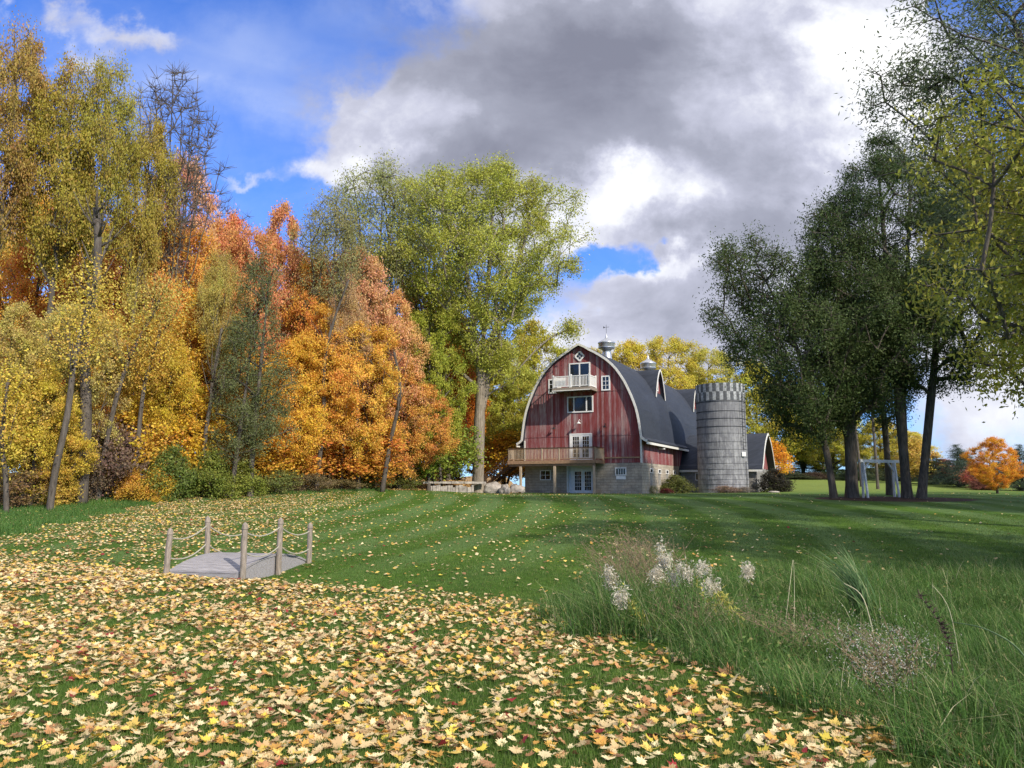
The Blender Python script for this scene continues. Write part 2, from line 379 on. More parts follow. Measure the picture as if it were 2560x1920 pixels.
def oneleaf():
    m, T, b = mat('fallen_leaf_surface'); oi = T.new('ShaderNodeObjectInfo')
    n = T.noise(ocoord(T), 30, 4, .6); col = T.mix(1, oi.outputs['Color'], T.ramp(n, [(.3, (.8, .78, .72)), (.7, (1.08, 1.05, 1.0))]), 'MULTIPLY')
    T.l.new(col, b.inputs['Base Color']); b.inputs['Roughness'].default_value = .6
    return m
M['oneleaf'] = oneleaf()

def ground_mat():
    m, T, b = mat('lawn_and_soil')
    g = T.new('ShaderNodeNewGeometry'); p = g.outputs['Position']
    s = T.new('ShaderNodeSeparateXYZ'); T.l.new(p, s.inputs[0]); X, Y = s.outputs[0], s.outputs[1]
    wd = T.new('ShaderNodeAttribute', attribute_name='woods').outputs['Fac']
    n1 = T.noise(p, .35, 5, .6); n2 = T.noise(p, 3.5, 6, .65); n3 = T.noise(p, 28, 4, .7)
    col = T.ramp(n2, [(.3, (.045, .098, .014)), (.55, (.070, .145, .020)), (.75, (.110, .175, .034))])
    col = T.mix(1, col, T.ramp(n3, [(.3, (.6, .62, .6)), (.7, (1.35, 1.3, 1.3))]), 'MULTIPLY')
    col = T.mix(1, col, T.ramp(n1, [(.3, (.72, .76, .7)), (.7, (1.3, 1.22, 1.15))]), 'MULTIPLY')
    # mowing stripes, gently curved bands
    ph = T.m('ADD', T.m('MULTIPLY', X, .80), T.m('ADD', T.m('MULTIPLY', Y, -.45), T.m('MULTIPLY', T.m('MULTIPLY', Y, Y), .0052)))
    ph = T.m('ADD', ph, T.m('MULTIPLY', n1, .8))
    st = T.mr(T.m('SINE', T.m('MULTIPLY', ph, 2.9)), -.5, .5)
    col = T.mix(T.m('MULTIPLY', st, T.mr(Y, 13, 22, 0, .62)), col, (.125, .20, .07))
    # far lawn: sunlight painted in as a lighter, yellower turf colour
    col = T.mix(T.mr(Y, 62, 80, 0, .8), col, (.20, .25, .055))
    # woodland floor
    wf = T.mr(T.m('ADD', wd, T.m('MULTIPLY', T.m('SUBTRACT', n2, .5), 2.0)), -.3, .7)
    lit = T.ramp(n3, [(.3, (.10, .055, .025)), (.5, (.34, .21, .09)), (.7, (.52, .36, .15))])
    col = T.mix(wf, col, lit)
    # mulch under the grove
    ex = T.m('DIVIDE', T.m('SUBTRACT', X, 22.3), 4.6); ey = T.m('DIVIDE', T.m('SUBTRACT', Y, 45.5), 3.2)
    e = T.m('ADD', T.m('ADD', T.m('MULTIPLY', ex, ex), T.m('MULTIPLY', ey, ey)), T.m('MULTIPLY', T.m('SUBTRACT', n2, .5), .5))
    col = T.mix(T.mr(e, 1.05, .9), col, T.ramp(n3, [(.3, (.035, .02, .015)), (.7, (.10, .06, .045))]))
    T.l.new(col, b.inputs['Base Color']); b.inputs['Roughness'].default_value = .9; b.inputs['Specular IOR Level'].default_value = .1
    bump(T, b, n3, .8, .04)
    return m
M['ground'] = ground_mat()

# ------------------------------------------------------------------ ground sheet
def spaced(lo, hi, step, far, grow=1.25):
    a = list(np.arange(lo, hi+1e-6, step)); s = step; x = a[-1]
    while x < far[1]: s *= grow; x += s; a.append(x)
    s = step; x = a[0]
    while x > far[0]: s *= grow; x -= s; a.insert(0, x)
    return np.array(a)
gx = spaced(-34, 45, .35, (-900, 900)); gy = spaced(-2, 100, .35, (-80, 2000))
GX, GY = np.meshgrid(gx, gy); ZZ = gz(GX, GY); WD = woods_d(GX, GY)
far = ss((np.hypot(GX, GY)-160)/200.); ZZ = ZZ*(1-far)+far*2.2
WD = np.where((GX < 1.0) & (GY > 66.3+.1*(GX)) & (GX > -9), np.maximum(WD, GY-66.3), WD)
nx, ny = len(gx), len(gy)
idx = np.arange(nx*ny).reshape(ny, nx)
fc = np.stack([idx[:-1, :-1], idx[:-1, 1:], idx[1:, 1:], idx[1:, :-1]], -1).reshape(-1, 4)
me = np_mesh('ground', np.stack([GX, GY, ZZ], -1).reshape(-1, 3), fc, 4, M['ground'], {'woods': WD.ravel()}, True)
tag(link('ground', me), kind='structure')

# ------------------------------------------------------------------ trees
def unit(rng, n):
    v = rng.normal(size=(n, 3)); return v/np.linalg.norm(v, axis=1)[:, None]
def leaf_quads(rng, C0, cen, length, width, droop=0., out=.55, twist=.35, shape=4):
    """rhombus leaves at C0, normals leaning outward from cen"""
    n = len(C0)
    o = C0-cen; o /= (np.linalg.norm(o, axis=1)[:, None]+1e-6)
    N = unit(rng, n)+out*o+np.array([0, 0, .35]); N /= np.linalg.norm(N, axis=1)[:, None]
    D = unit(rng, n); D[:, 2] -= droop*2.2; D -= (D*N).sum(1)[:, None]*N; D /= (np.linalg.norm(D, axis=1)[:, None]+1e-6)
    W = np.cross(N, D)
    L = length*rng.uniform(.6, 1.35, n)[:, None]; w = width*rng.uniform(.6, 1.3, n)[:, None]
    bend = N*L*rng.uniform(-.25, .1, n)[:, None]
    V = np.stack([C0-D*L*.5, C0+W*w*.5-D*L*.05, C0+D*L*.5+bend, C0-W*w*.5-D*L*.05], 1).reshape(-1, 3)
    Fq = np.arange(4*n).reshape(n, 4)
    r1 = np.repeat(rng.random(n), 4); r2 = np.repeat(rng.random(n), 4)
    return V, Fq, r1, r2
def prof(kind, t):
    if kind == 'round': return np.sqrt(np.clip(1-(2*t-1)**2, 0, 1))**.8
    if kind == 'egg': return np.clip(np.sin(np.pi*np.clip(t, 0, 1)**.75), 0, 1)**.7
    if kind == 'vase': return np.clip(np.sin(np.pi*np.clip(t*.92+.04, 0, 1)**1.35), 0, 1)**.75
    if kind == 'cone': return np.clip(1-t, 0, 1)**.85*np.clip(t*12, 0, 1)
    if kind == 'column': return np.clip(1-t, 0, 1)**.45*np.clip(t*5+.25, 0, 1)
    if kind == 'skirt': return np.clip(1-t, 0, 1)**.5*np.clip(.75+t*2, 0, 1)
def make_tree(name, H, base, Rc, nc, lpc, ll, lw, cr, tr, seed, kind='egg', shell=.55, droop=0., gap=0., lean=(0, 0), off=(0, 0),
              barkm='bark', leafm='leaf', twigs=3, fork=None, wob=.25, cz=.8, trunk_top=.86, sectors=None, extra=None):
    rng = np.random.default_rng(seed)
    ph = rng.uniform(0, 6.28, 8)
    # trunk nodes
    nodes = []; par = []
    n = max(6, int(H*trunk_top/.6))
    for i in range(n+1):
        t = i/n; z = t*H*trunk_top
        nodes.append(np.array([lean[0]*t+wob*(math.sin(2.3*t+ph[0])-math.sin(ph[0]))+off[0]*t**2, lean[1]*t+wob*(math.sin(2.9*t+ph[1])-math.sin(ph[1]))+off[1]*t**2, z]))
        par.append(i-1)
    ntr = n+1
    tops = []
    if fork:
        for (hz, dx, dy, top) in fork:
            k0 = int(hz*H/(H*trunk_top)*n); k0 = min(k0, n-1); p0 = nodes[k0].copy(); last = k0; m = int((top*H-p0[2])/.6)
            for j in range(1, m+1):
                t = j/m
                q = p0+np.array([dx*(t**.8), dy*(t**.8), (top*H-p0[2])*t])+rng.normal(0, .05, 3)
                nodes.append(q); par.append(last); last = len(nodes)-1
    # clump centres
    cl = []
    while len(cl) < nc:
        t = rng.random(); a = rng.uniform(0, 6.283)
        lob = 1+.20*math.sin(2*a+ph[2]+3*t)+.16*math.sin(3*a+ph[3]-7*t)+.12*math.sin(5*a+ph[4]+11*t)+.10*math.sin(17*t+ph[5])
        rr = prof(kind, t)*Rc*lob
        if rng.random() > (rr/(Rc*1.4))**1.2+.06: continue
        r = rr*(shell+(1-shell)*rng.random())if rng.random() < .72 else rr*math.sqrt(rng.random())
        zc = H*(base+(1-base)*t)
        tt = min(1, zc/(H*trunk_top)); cx = lean[0]*tt+off[0]*tt**2; cy = lean[1]*tt+off[1]*tt**2
        c = np.array([cx+r*math.cos(a), cy+r*math.sin(a), zc])
        if gap > 0:
            g = math.sin(c[0]*1.1+ph[6])*math.sin(c[1]*1.1+ph[7])*math.sin(c[2]*.9+ph[0])+.4*math.sin(c[0]*2.3+c[2]*1.7+ph[1])
            if g > .9-gap*1.1: continue
        cl.append(c)
    if extra:
        for (ex, ey, ez, er, en) in extra:
            for _ in range(en): cl.append(np.array([ex, ey, ez])+rng.normal(size=3)*er*.55)
    cl = np.array(cl)
    ax = np.hypot(cl[:, 0]-off[0]*.4-lean[0]*.5, cl[:, 1]-off[1]*.4-lean[1]*.5); cl = cl[np.argsort(ax+rng.normal(0, .3, len(cl)))]
    tips = []
    arr = np.array(nodes)
    minz = H*base*.75
    for c in cl:
        d = np.linalg.norm(arr-c, axis=1); hd = np.hypot(arr[:, 0]-c[0], arr[:, 1]-c[1])
        cost = d+1.1*np.clip(arr[:, 2]-(c[2]-.55*hd-.1), 0, None)+(arr[:, 2] < minz)*3+(np.arange(len(arr)) < 3)*50
        k = int(np.argmin(cost)); p0 = arr[k]; D = np.linalg.norm(c-p0)
        if D < .3: tips.append(k); continue
        m = max(1, int(D/.55)); mid = (p0+c)/2+np.array([0, 0, .10*D])+rng.normal(0, .06*D, 3); last = k
        new = []
        for j in range(1, m+1):
            t = j/m; q = (1-t)**2*p0+2*t*(1-t)*mid+t*t*c
            new.append(q); par.append(last); last = len(par)-1
        arr = np.vstack([arr, np.array(new)]); tips.append(last)
    N = len(arr); cnt = np.zeros(N); 
    for k in tips: cnt[k] += 1
    for i in range(N-1, 0, -1):
        if par[i] >= 0: cnt[par[i]] += max(cnt[i], .5)
    cnt = np.maximum(cnt, .5); rt = .012+.0006*H; p = math.log(tr/rt)/math.log(max(cnt[0], 3)); rad = rt*np.maximum(cnt, 1)**p
    # flare at the foot
    for i in range(min(4, ntr)): rad[i] *= (1.35, 1.12, 1.04, 1.0)[i]
    segs = [(arr[par[i]], arr[i], rad[par[i]] if par[i] < ntr and i < ntr else min(rad[par[i]], rad[i]*1.35), rad[i], 9 if i < ntr or rad[i] > .1 else 5) for i in range(1, N)]
    arrp = [s for s in segs]
    A = np.array([s[0] for s in arrp]); B = np.array([s[1] for s in arrp]); ra = np.array([s[2] for s in arrp]); rb = np.array([s[3] for s in arrp])
    # twigs
    if twigs:
        Kt = len(cl)*twigs; ci = np.repeat(np.arange(len(cl)), twigs); u = unit(rng, Kt); u[:, 2] = np.abs(u[:, 2])*.6-droop*.8; 
        TA = cl[ci]; TB = TA+u*cr*rng.uniform(.6, 1.3, Kt)[:, None]
        A = np.vstack([A, TA]); B = np.vstack([B, TB]); ra = np.r_[ra, np.full(Kt, rt*.8)]; rb = np.r_[rb, np.full(Kt, rt*.3)]
    def cones(A, B, ra, rb, n):
        D = B-A; L = np.linalg.norm(D, axis=1)[:, None]; D = D/(L+1e-6)
        h = np.where(np.abs(D[:, :1]) < .8, np.array([[1., 0, 0]]), np.array([[0, 1., 0]]))
        Rr = h-(h*D).sum(1)[:, None]*D; Rr /= np.linalg.norm(Rr, axis=1)[:, None]; Q = np.cross(D, Rr)
        an = np.arange(n)*2*np.pi/n
        ring = Rr[:, None]*np.cos(an)[None, :, None]+Q[:, None]*np.sin(an)[None, :, None]
        V = np.concatenate([A[:, None]-D[:, None]*ra[:, None, None]*.25+ring*ra[:, None, None], B[:, None]+D[:, None]*rb[:, None, None]*.25+ring*rb[:, None, None]], 1)
        k = np.arange(n); f = np.stack([k, (k+1) % n, n+(k+1) % n, n+k], 1)
        Fq = (np.arange(len(A))*2*n)[:, None, None]+f[None]
        return V.reshape(-1, 3), Fq.reshape(-1, 4)
    big = np.maximum(ra, rb) > .07
    V1, F1 = cones(A[big], B[big], ra[big], rb[big], 10); V2, F2 = cones(A[~big], B[~big], ra[~big], rb[~big], 4)
    wood = np_mesh(name+'_wood', np.vstack([V1, V2]), np.vstack([F1, F2+len(V1)]), 4, M[barkm], None, True)
    crown = None
    if lpc:
        ci = np.repeat(np.arange(len(cl)), lpc); sc_ = np.repeat(rng.uniform(.65, 1.35, len(cl)), lpc)
        q = rng.normal(size=(len(ci), 3))*.5; q[:, 2] *= cz
        if droop: q[:, 2] = q[:, 2]*1.3-np.abs(rng.normal(size=len(ci)))*droop*.9
        C0 = cl[ci]+q*cr*sc_[:, None]
        cen = np.array([off[0]*.4+lean[0]*.5, off[1]*.4+lean[1]*.5, H*(base+.5*(1-base))])
        V, Fq, r1, r2 = leaf_quads(rng, C0, cen, ll, lw, droop)
        crown = np_mesh(name+'_crown', V, Fq, 4, M[leafm], {'rnd': r1, 'rnd2': r2})
    return dict(w=wood, c=crown, H=H, R=Rc, name=name)
PR = {}
PR['maple1'] = make_tree('maple1', 16, .10, 5.2, 396, 190, .165, .13, .62, .26, 1, 'egg', .7, gap=.22)
PR['maple2'] = make_tree('maple2', 16, .14, 5.0, 360, 190, .165, .13, .62, .24, 2, 'round', .7, gap=.28, lean=(.6, 0))
PR['maple3'] = make_tree('maple3', 17, .18, 4.8, 336, 190, .165, .13, .62, .25, 3, 'egg', .55, gap=.32, lean=(-.5, .3), off=(1, 0))
PR['tall1'] = make_tree('tall1', 20, .48, 4.4, 230, 180, .165, .11, .80, .27, 4, 'vase', .45, gap=.5, off=(1.2, 0))
PR['tall2'] = make_tree('tall2', 20, .50, 4.2, 220, 180, .165, .11, .80, .25, 5, 'egg', .45, gap=.5, lean=(1.2, 0), off=(-.6, 0))
PR['tall3'] = make_tree('tall3', 20, .50, 4.6, 220, 180, .165, .11, .82, .25, 6, 'vase', .45, gap=.5, lean=(-.8, 0), fork=[(.35, 1.8, .5, .9)])
PR['airy1'] = make_tree('airy1', 22, .50, 5.0, 220, 130, .20, .08, 1.05, .25, 7, 'vase', .35, gap=.30, fork=[(.42, -2.4, 0, .9), (.45, 2.6, .3, .92), (.55, 1.0, -1, .95)], trunk_top=.9)
PR['airy2'] = make_tree('airy2', 21, .42, 4.4, 200, 125, .20, .08, 1.05, .23, 8, 'vase', .35, gap=.35, off=(-1.0, 0), fork=[(.40, 2.0, .3, .9)])
PR['bare'] = make_tree('bare', 19, .45, 4.8, 240, 0, .2, .1, 1.2, .14, 9, 'vase', .35, twigs=8, barkm='bark', fork=[(.35, 3.2, 0, .92), (.35, -2.6, .5, .95), (.4, 1.5, .8, 1.0), (.38, -1.1, -.6, 1.0), (.32, 4.2, .3, .78), (.45, -3.6, 0, .8)], trunk_top=.6)
PR['shaggy'] = make_tree('shaggy', 15, .16, 2.7, 100, 150, .17, .055, .62, .17, 10, 'column', .55, gap=.55, droop=.35, lean=(.6, 0), leafm='leafg')
PR['conifer'] = make_tree('conifer', 10, .03, 2.6, 260, 110, .18, .05, .55, .16, 11, 'cone', .6, droop=.35, cz=.4, leafm='leafg', barkm='barkdark')
PR['bush1'] = make_tree('bush1', 2.6, .02, 1.7, 80, 110, .13, .09, .45, .05, 12, 'skirt', .55, trunk_top=.6, wob=.05)
PR['bush2'] = make_tree('bush2', 2.8, .02, 1.6, 60, 80, .13, .09, .5, .05, 13, 'round', .5, gap=.3, trunk_top=.6, wob=.05, twigs=6)
PR['sapling'] = make_tree('sapling', 7, .12, 2.1, 110, 70, .20, .16, .7, .09, 14, 'egg', .5, gap=.3, lean=(.5, 0))

def place(pr, name, label, cat, x, y, H, Rw, color, group=None, rz=None, z=None):
    p = PR[pr]; z = G(x, y)-.08 if z is None else z
    rz = random.uniform(0, 6.28) if rz is None else rz
    t = thing(name, label, cat, (x, y, z), rz, group)
    t.scale = (Rw/p['R'], Rw/p['R'], H/p['H'])
    w = link('trunk', p['w'], t)
    if p['c']:
        c = link('crown', p['c'], t); c.color = (*color, 1)
    return t
def tree_px(pr, name, label, cat, px, d, top, hw, color, group=None, rz=None):
    u, v = uv(px, top); ub = uv(px, 1225)[0]; u = ub if ((pr == 'cotton') or d > 70) else (u+ub)/2; x = u*d; z = G(x, d); H = CAMZ+v*d-z+.1
    if pr[:4] in ('mapl', 'tall'): hw *= .90
    return place(pr, name, label, cat, x, d, H, hw/F*d, color, group, rz)
random.seed(4)
OR = (.80, .40, .07); GO = (.82, .52, .08); YE = (.76, .62, .10); OL = (.46, .36, .06); OB = (.46, .31, .08); RO = (.74, .38, .16); PK = (.80, .46, .26)
GG = (.36, .36, .14); YG = (.38, .43, .06); PY = (.62, .53, .17); GR = (.20, .28, .06); TAN = (.55, .34, .14); DG = (.07, .12, .05)
WG = 'autumn trees of the wood behind the lawn'
woods = [
 # proto, name, label, px, depth, top, halfwidth, colour
 ('tall1', 'tall_tree', 'tall brown-leaved tree cut by the left edge of the photo, highest on that side', -25, 41, 60, 125, OB),
 ('tall2', 'tall_tree', 'tall olive and brown tree second from the left edge, dense dark green patch inside', 115, 43, 160, 125, OL),
 ('tall3', 'tall_tree', 'tall olive-leaved tree with straight grey trunk left of the bare tree', 225, 44, 175, 105, (.42, .37, .06)),
 ('tall1', 'tall_tree', 'olive-gold tree just in front of the leafless treetop', 325, 47, 290, 85, (.48, .38, .07)),
 ('bare', 'bare_tree', 'leafless grey tree with fine twigs standing above the olive trees', 420, 50, 175, 120, OB),
 ('maple2', 'maple_tree', 'pinkish red maple below the bare twigs at the left skyline', 440, 56, 400, 120, PK),
 ('bare', 'bare_tree', 'small leafless treetop poking above the orange maples at the skyline dip', 545, 60, 500, 70, OB),
 ('maple1', 'maple_tree', 'orange-pink maple at the low dip of the skyline', 560, 58, 535, 120, (.80, .40, .15)),
 ('maple3', 'maple_tree', 'russet orange maple crown on the skyline left of the grey-green treetop', 690, 60, 515, 120, RO),
 ('maple2', 'maple_tree', 'rusty red maple behind the dark shaggy tree', 610, 56, 575, 110, (.72, .34, .13)),
 ('airy2', 'willow_tree', 'thin grey-green treetop leaning over the rust maples', 800, 57, 480, 100, GG),
 ('shaggy', 'dark_green_tree', 'shaggy dark green tree standing in front of the orange maples', 640, 46, 590, 105, (.18, .21, .085)),
 ('shaggy', 'dark_green_tree', 'narrow dark green tree with drooping boughs right of the curved grey trunk', 590, 45, 760, 90, (.17, .20, .08)),
 ('airy1', 'willow_tree', 'tall airy grey-green tree with fanning bare limbs in the middle of the skyline', 950, 64, 415, 150, (.40, .42, .14)),
 ('airy2', 'willow_tree', 'green airy treetop between the fanning tree and the big cottonwood', 1085, 68, 450, 110, (.34, .40, .10)),
 ('maple3', 'maple_tree', 'bright orange maple glimpsed behind the fanning tree', 1010, 72, 690, 120, (.76, .28, .03)),
 ('maple1', 'maple_tree', 'deep orange maple behind the cottonwood trunk', 1120, 74, 740, 110, (.74, .28, .03)),
 ('maple2', 'maple_tree', 'tan-pink thinning maple under the fanning tree', 880, 60, 640, 130, (.78, .46, .22)),
 ('maple1', 'maple_tree', 'orange maple with thin crown below the grey-green treetop', 790, 58, 640, 120, OR),
 ('maple3', 'maple_tree', 'golden orange maple with a forked dark trunk in the centre of the wood', 800, 54, 760, 120, (.82, .46, .07)),
 ('maple1', 'maple_tree', 'glowing gold maple right of the shaggy dark tree', 730, 52, 850, 120, (.86, .52, .07)),
 ('maple2', 'maple_tree', 'broad amber maple low in the centre of the wood', 900, 56, 810, 125, (.88, .54, .09)),
 ('maple3', 'maple_tree', 'peach-coloured maple with thinning top in the right half of the wood', 985, 61, 730, 100, (.84, .50, .20)),
 ('tall2', 'tall_tree', 'slim half-bare tan tree rising over the amber maples', 860, 55, 700, 60, (.62, .42, .20)),
    ('tall3', 'tall_tree', 'slim olive-tan tree in front of the golden maples, left of the shaggy tree', 545, 47, 640, 60, (.56, .46, .12)),
    ('maple1', 'maple_tree', 'tan-orange maple left of the cottonwood, branches reaching the stones', 1000, 60, 900, 120, (.80, .44, .10)),
 ('maple3', 'maple_tree', 'yellow-gold maple above the green bushes', 520, 50, 720, 130, (.76, .46, .05)),
 ('maple2', 'maple_tree', 'orange-gold maple right of the leaning grey trunks', 430, 52, 560, 130, (.80, .42, .08)),
 ('maple1', 'maple_tree', 'yellow maple behind the brown bush at the wood edge', 420, 46, 840, 100, (.74, .54, .06)),
 ('maple3', 'maple_tree', 'rosy orange maple deep behind the leaning trunks', 280, 52, 540, 140, (.76, .36, .08)),
 ('maple2', 'maple_tree', 'gold maple behind the straight grey trunk', 330, 48, 790, 100, (.72, .46, .06)),
 ('maple1', 'maple_tree', 'orange maple glowing behind the olive trees near the left edge', 90, 52, 520, 170, (.78, .33, .05)),
 ('maple2', 'maple_tree', 'pale yellow maple on the left, its leaves cream and gold', 170, 41, 770, 120, PY),
 ('maple3', 'maple_tree', 'pale gold-green maple at the left edge of the photo', 20, 38, 760, 120, (.60, .50, .14)),
 ('maple1', 'maple_tree', 'yellow maple with low branches over the dark hollow at far left', 90, 38, 900, 120, (.74, .56, .08)),
 ('sapling', 'young_maple', 'small yellow maple by the lawn, third of the low edge trees from the left', 330, 43, 1000, 80, (.76, .52, .06)),
 ('sapling', 'young_maple', 'small golden maple over the green bushes at the wood edge', 480, 46, 1010, 80, (.78, .50, .05)),
 ('sapling', 'young_maple', 'low orange maple at the foot of the central amber maple', 760, 53, 1040, 90, (.78, .36, .06)),
 ('sapling', 'young_maple', 'small orange maple near the brown verge in the centre', 900, 57, 1060, 90, (.78, .38, .06)),
 ('sapling', 'young_maple', 'young gold maple between shaggy tree and centre maples', 640, 49, 1060, 80, (.80, .46, .05)),
 ('maple2', 'maple_tree', 'yellow-green tree left of the cottonwood trunk, branches low', 1075, 63, 780, 100, (.45, .48, .06)),
 ('sapling', 'young_tree', 'small green-leaved tree by the cottonwood, hanging above the stone wall', 1105, 64, 1010, 80, (.30, .38, .06)),
 ('maple1', 'maple_tree', 'yellow-green tree behind the barn between cottonwood and gable', 1330, 86, 800, 120, (.55, .52, .06)),
 ('maple3', 'maple_tree', 'lime-yellow tree just right of the cottonwood trunk', 1260, 80, 850, 100, (.50, .50, .07)),
 ('sapling', 'young_maple', 'low golden maple beside the left end of the deck', 1265, 76, 1080, 70, (.80, .48, .04)),
 ('maple1', 'maple_tree', 'orange maple low behind the deck rail', 1200, 84, 960, 90, (.76, .36, .04)),
]
for q in woods:
    tree_px(q[0], q[1], q[2], 'tree', q[3], q[4], q[5], q[6], q[7], WG)
# deeper rows that close the wood
bk = [(-60, 64, 500, 'olive'), (120, 66, 470, 'gold'), (260, 68, 560, 'orange'), (390, 70, 620, 'gold'), (510, 70, 640, 'orange'), (630, 72, 640, 'rust'), (750, 74, 640, 'orange'), (870, 76, 680, 'gold'), (1000, 92, 800, 'gold'), (1110, 96, 820, 'orange'), (1210, 100, 850, 'yellow')]
for i, (px, d, top, cname) in enumerate(bk):
    colr = dict(olive=OL, gold=GO, orange=OR, rust=RO, yellow=YE)[cname]
    nxt = ['behind the left edge trees', 'deep behind the olive trees', 'far behind the leaning trunks', 'behind the bare tree', 'behind the skyline dip', 'behind the shaggy tree', 'behind the grey-green treetop', 'behind the amber maple', 'beyond the stone wall', 'beyond the cottonwood trunk', 'beyond the left corner of the deck'][i]
    tree_px(['maple1', 'maple2', 'maple3'][i % 3], 'maple_tree', '%s tree in the rear row of the wood, %s' % (cname, nxt), 'tree', px, d, top, 135, colr, WG)
# leaning, visible trunks at the wood's edge
def trunk_tree(label, pts, r0, r1, col=None, pr='bark', limbs=()):
    """pts: list of (px, py, depth)"""
    W = [P(a, b, d) for a, b, d in pts]; base = Vector((W[0].x, W[0].y, G(W[0].x, W[0].y)-.1))
    t = thing('slender_tree', label, 'tree', base, 0, 'bare trunks at the edge of the wood')
    W[0] = base.copy()
    pp = [w-base for w in W]; n = len(pp)
    # smooth resample
    fine = []
    for i in range(n-1):
        for k in range(5):
            s = k/5; p0 = pp[max(i-1, 0)]; p1 = pp[i]; p2 = pp[i+1]; p3 = pp[min(i+2, n-1)]
            fine.append(.5*((2*p1)+(-p0+p2)*s+(2*p0-5*p1+4*p2-p3)*s*s+(-p0+3*p1-3*p2+p3)*s**3))
    fine.append(pp[-1]); m = MB(); L = len(fine)
    m.tube(fine, [r0+(r1-r0)*i/(L-1) for i in range(L)], 10)
    rr = random.Random(len(label))
    for k in range(14):
        i = rr.randint(L//2, L-2); a = fine[i]; dirv = Vector((rr.uniform(-1, 1), rr.uniform(-.8, .3), rr.uniform(.5, 1.4))).normalized()
        ln = rr.uniform(.9, 2.4); mid = a+dirv*ln*.5+Vector((0, 0, -.1)); e = a+dirv*ln+Vector((0, 0, .3)); rb = (r0+(r1-r0)*i/(L-1))*.4
        m.tube([a, mid, e], [rb, rb*.55, rb*.2], 5)
        for _ in range(2):
            dv = Vector((rr.uniform(-1, 1), rr.uniform(-1, 1), rr.uniform(0, 1))).normalized(); m.tube([mid, mid+dv*ln*.5], [rb*.3, rb*.1], 4)
    m.build('trunk', M[pr], t, True)
    if col:
        rng = np.random.default_rng(len(label)); cs = []
        for i in range(int(L*.6), L): cs.append(np.array(fine[i]))
        cs = np.array(cs); C0 = cs[rng.integers(0, len(cs), 4200)]+rng.normal(size=(4200, 3))*np.array([.8, .8, .7])
        V, Fq, r1_, r2_ = leaf_quads(rng, C0, cs.mean(0), .12, .09)
        c = link('crown', np_mesh('edge_crown', V, Fq, 4, M['leaf'], {'rnd': r1_, 'rnd2': r2_}), t); c.color = (*col, 1)
trunk_tree('pale grey trunk leaning right, its foot in the long grass at far left', [(125, 1262, 36), (138, 1180, 36), (168, 1040, 36), (187, 900, 36.5), (214, 790, 37), (240, 700, 37)], .16, .10, (.74, .56, .10))
trunk_tree('long thin grey trunk leaning right above the brown bush', [(245, 1240, 41), (262, 1130, 41), (290, 1000, 41), (330, 880, 41.5), (390, 770, 42), (400, 740, 42)], .15, .07, (.60, .50, .12))
trunk_tree('forked grey trunk between the leaning trunk and the golden maples', [(335, 1225, 42), (350, 1050, 42), (362, 960, 42), (378, 900, 42), (400, 830, 42.5)], .13, .07, (.70, .46, .08))
trunk_tree('curved dark trunk rising beside the shaggy green tree', [(508, 1150, 45), (515, 1080, 45), (528, 1000, 45), (530, 960, 45), (555, 820, 45.5)], .14, .07, None)
trunk_tree('thin pale trunk standing at the very left edge of the photo', [(18, 1262, 35), (14, 1190, 35), (5, 1100, 35), (20, 950, 35.5)], .12, .07, (.72, .56, .08))
trunk_tree('thick dark trunk high in the olive trees, bending to the right', [(205, 1230, 39.5), (215, 1050, 39.5), (212, 810, 39.5), (238, 740, 39.5), (245, 620, 39.5), (240, 520, 39.5)], .30, .16, None)
trunk_tree('dark trunk among the central amber maples', [(790, 1215, 52), (808, 1050, 52), (812, 900, 52), (835, 800, 52), (872, 700, 52.5)], .17, .06, None, 'barkdark')
trunk_tree('dark trunk with a bent limb in the centre right of the wood', [(955, 1215, 55.5), (975, 1110, 55.5), (1000, 980, 55.5), (985, 880, 56)], .19, .08, None, 'barkdark')
# undergrowth bushes
random.seed(8)
for (pr, px, d, top, hw, col, lab) in [
    ('bush1', 425, 42.5, 1125, 70, (.17, .23, .05), 'dark green bush at the wood edge under the golden maples'),
    ('bush1', 525, 44.5, 1135, 70, (.24, .28, .05), 'green and yellow bush right of the darkest green bush'),
    ('bush1', 600, 46.0, 1160, 60, (.30, .34, .06), 'yellow-green bush in front of the shaggy tree'),
    ('bush2', 290, 42.0, 1060, 80, (.24, .16, .12), 'tangled brown-purple bush left of the golden saplings'),
    ('bush2', 215, 40.5, 1150, 55, (.26, .19, .12), 'low brown thicket beside the pale leaning trunk'),
    ('bush2', 60, 37.5, 1180, 80, (.36, .24, .10), 'brown thicket in the hollow at the left edge'),
    ('bush1', 330, 41.5, 1180, 50, (.74, .44, .07), 'orange-yellow low bush in front of the brown one'),
    ('bush1', 400, 42.0, 1165, 50, (.72, .50, .06), 'bright yellow low bush beside the dark green one'),
    ('bush2', 690, 48.5, 1175, 55, (.24, .28, .08), 'sparse green bush below the gold maple'),
    ('bush2', 760, 51, 1185, 55, (.30, .24, .12), 'brownish low bush at the lawn edge in the centre'),
    ('bush2', 840, 54.5, 1200, 50, (.34, .28, .12), 'dry grey-brown bush left of the stone wall'),
    ('bush2', 930, 58.0, 1190, 40, (.32, .36, .08), 'yellowish bush close to the stone wall'),
    ('bush2', 1010, 61.0, 1185, 45, (.22, .26, .06), 'dark green bush with yellow leaves at the end of the stone wall'),
    ('bush1', 150, 39.0, 1170, 60, (.66, .50, .08), 'yellow bush behind the pale leaning trunk'),
    ('bush1', 640, 49.0, 1175, 45, (.62, .44, .07), 'golden low bush between the green bushes')]:
    tree_px(pr, 'bush', lab, 'bush', px, d, top, hw, col, 'undergrowth at the wood edge')

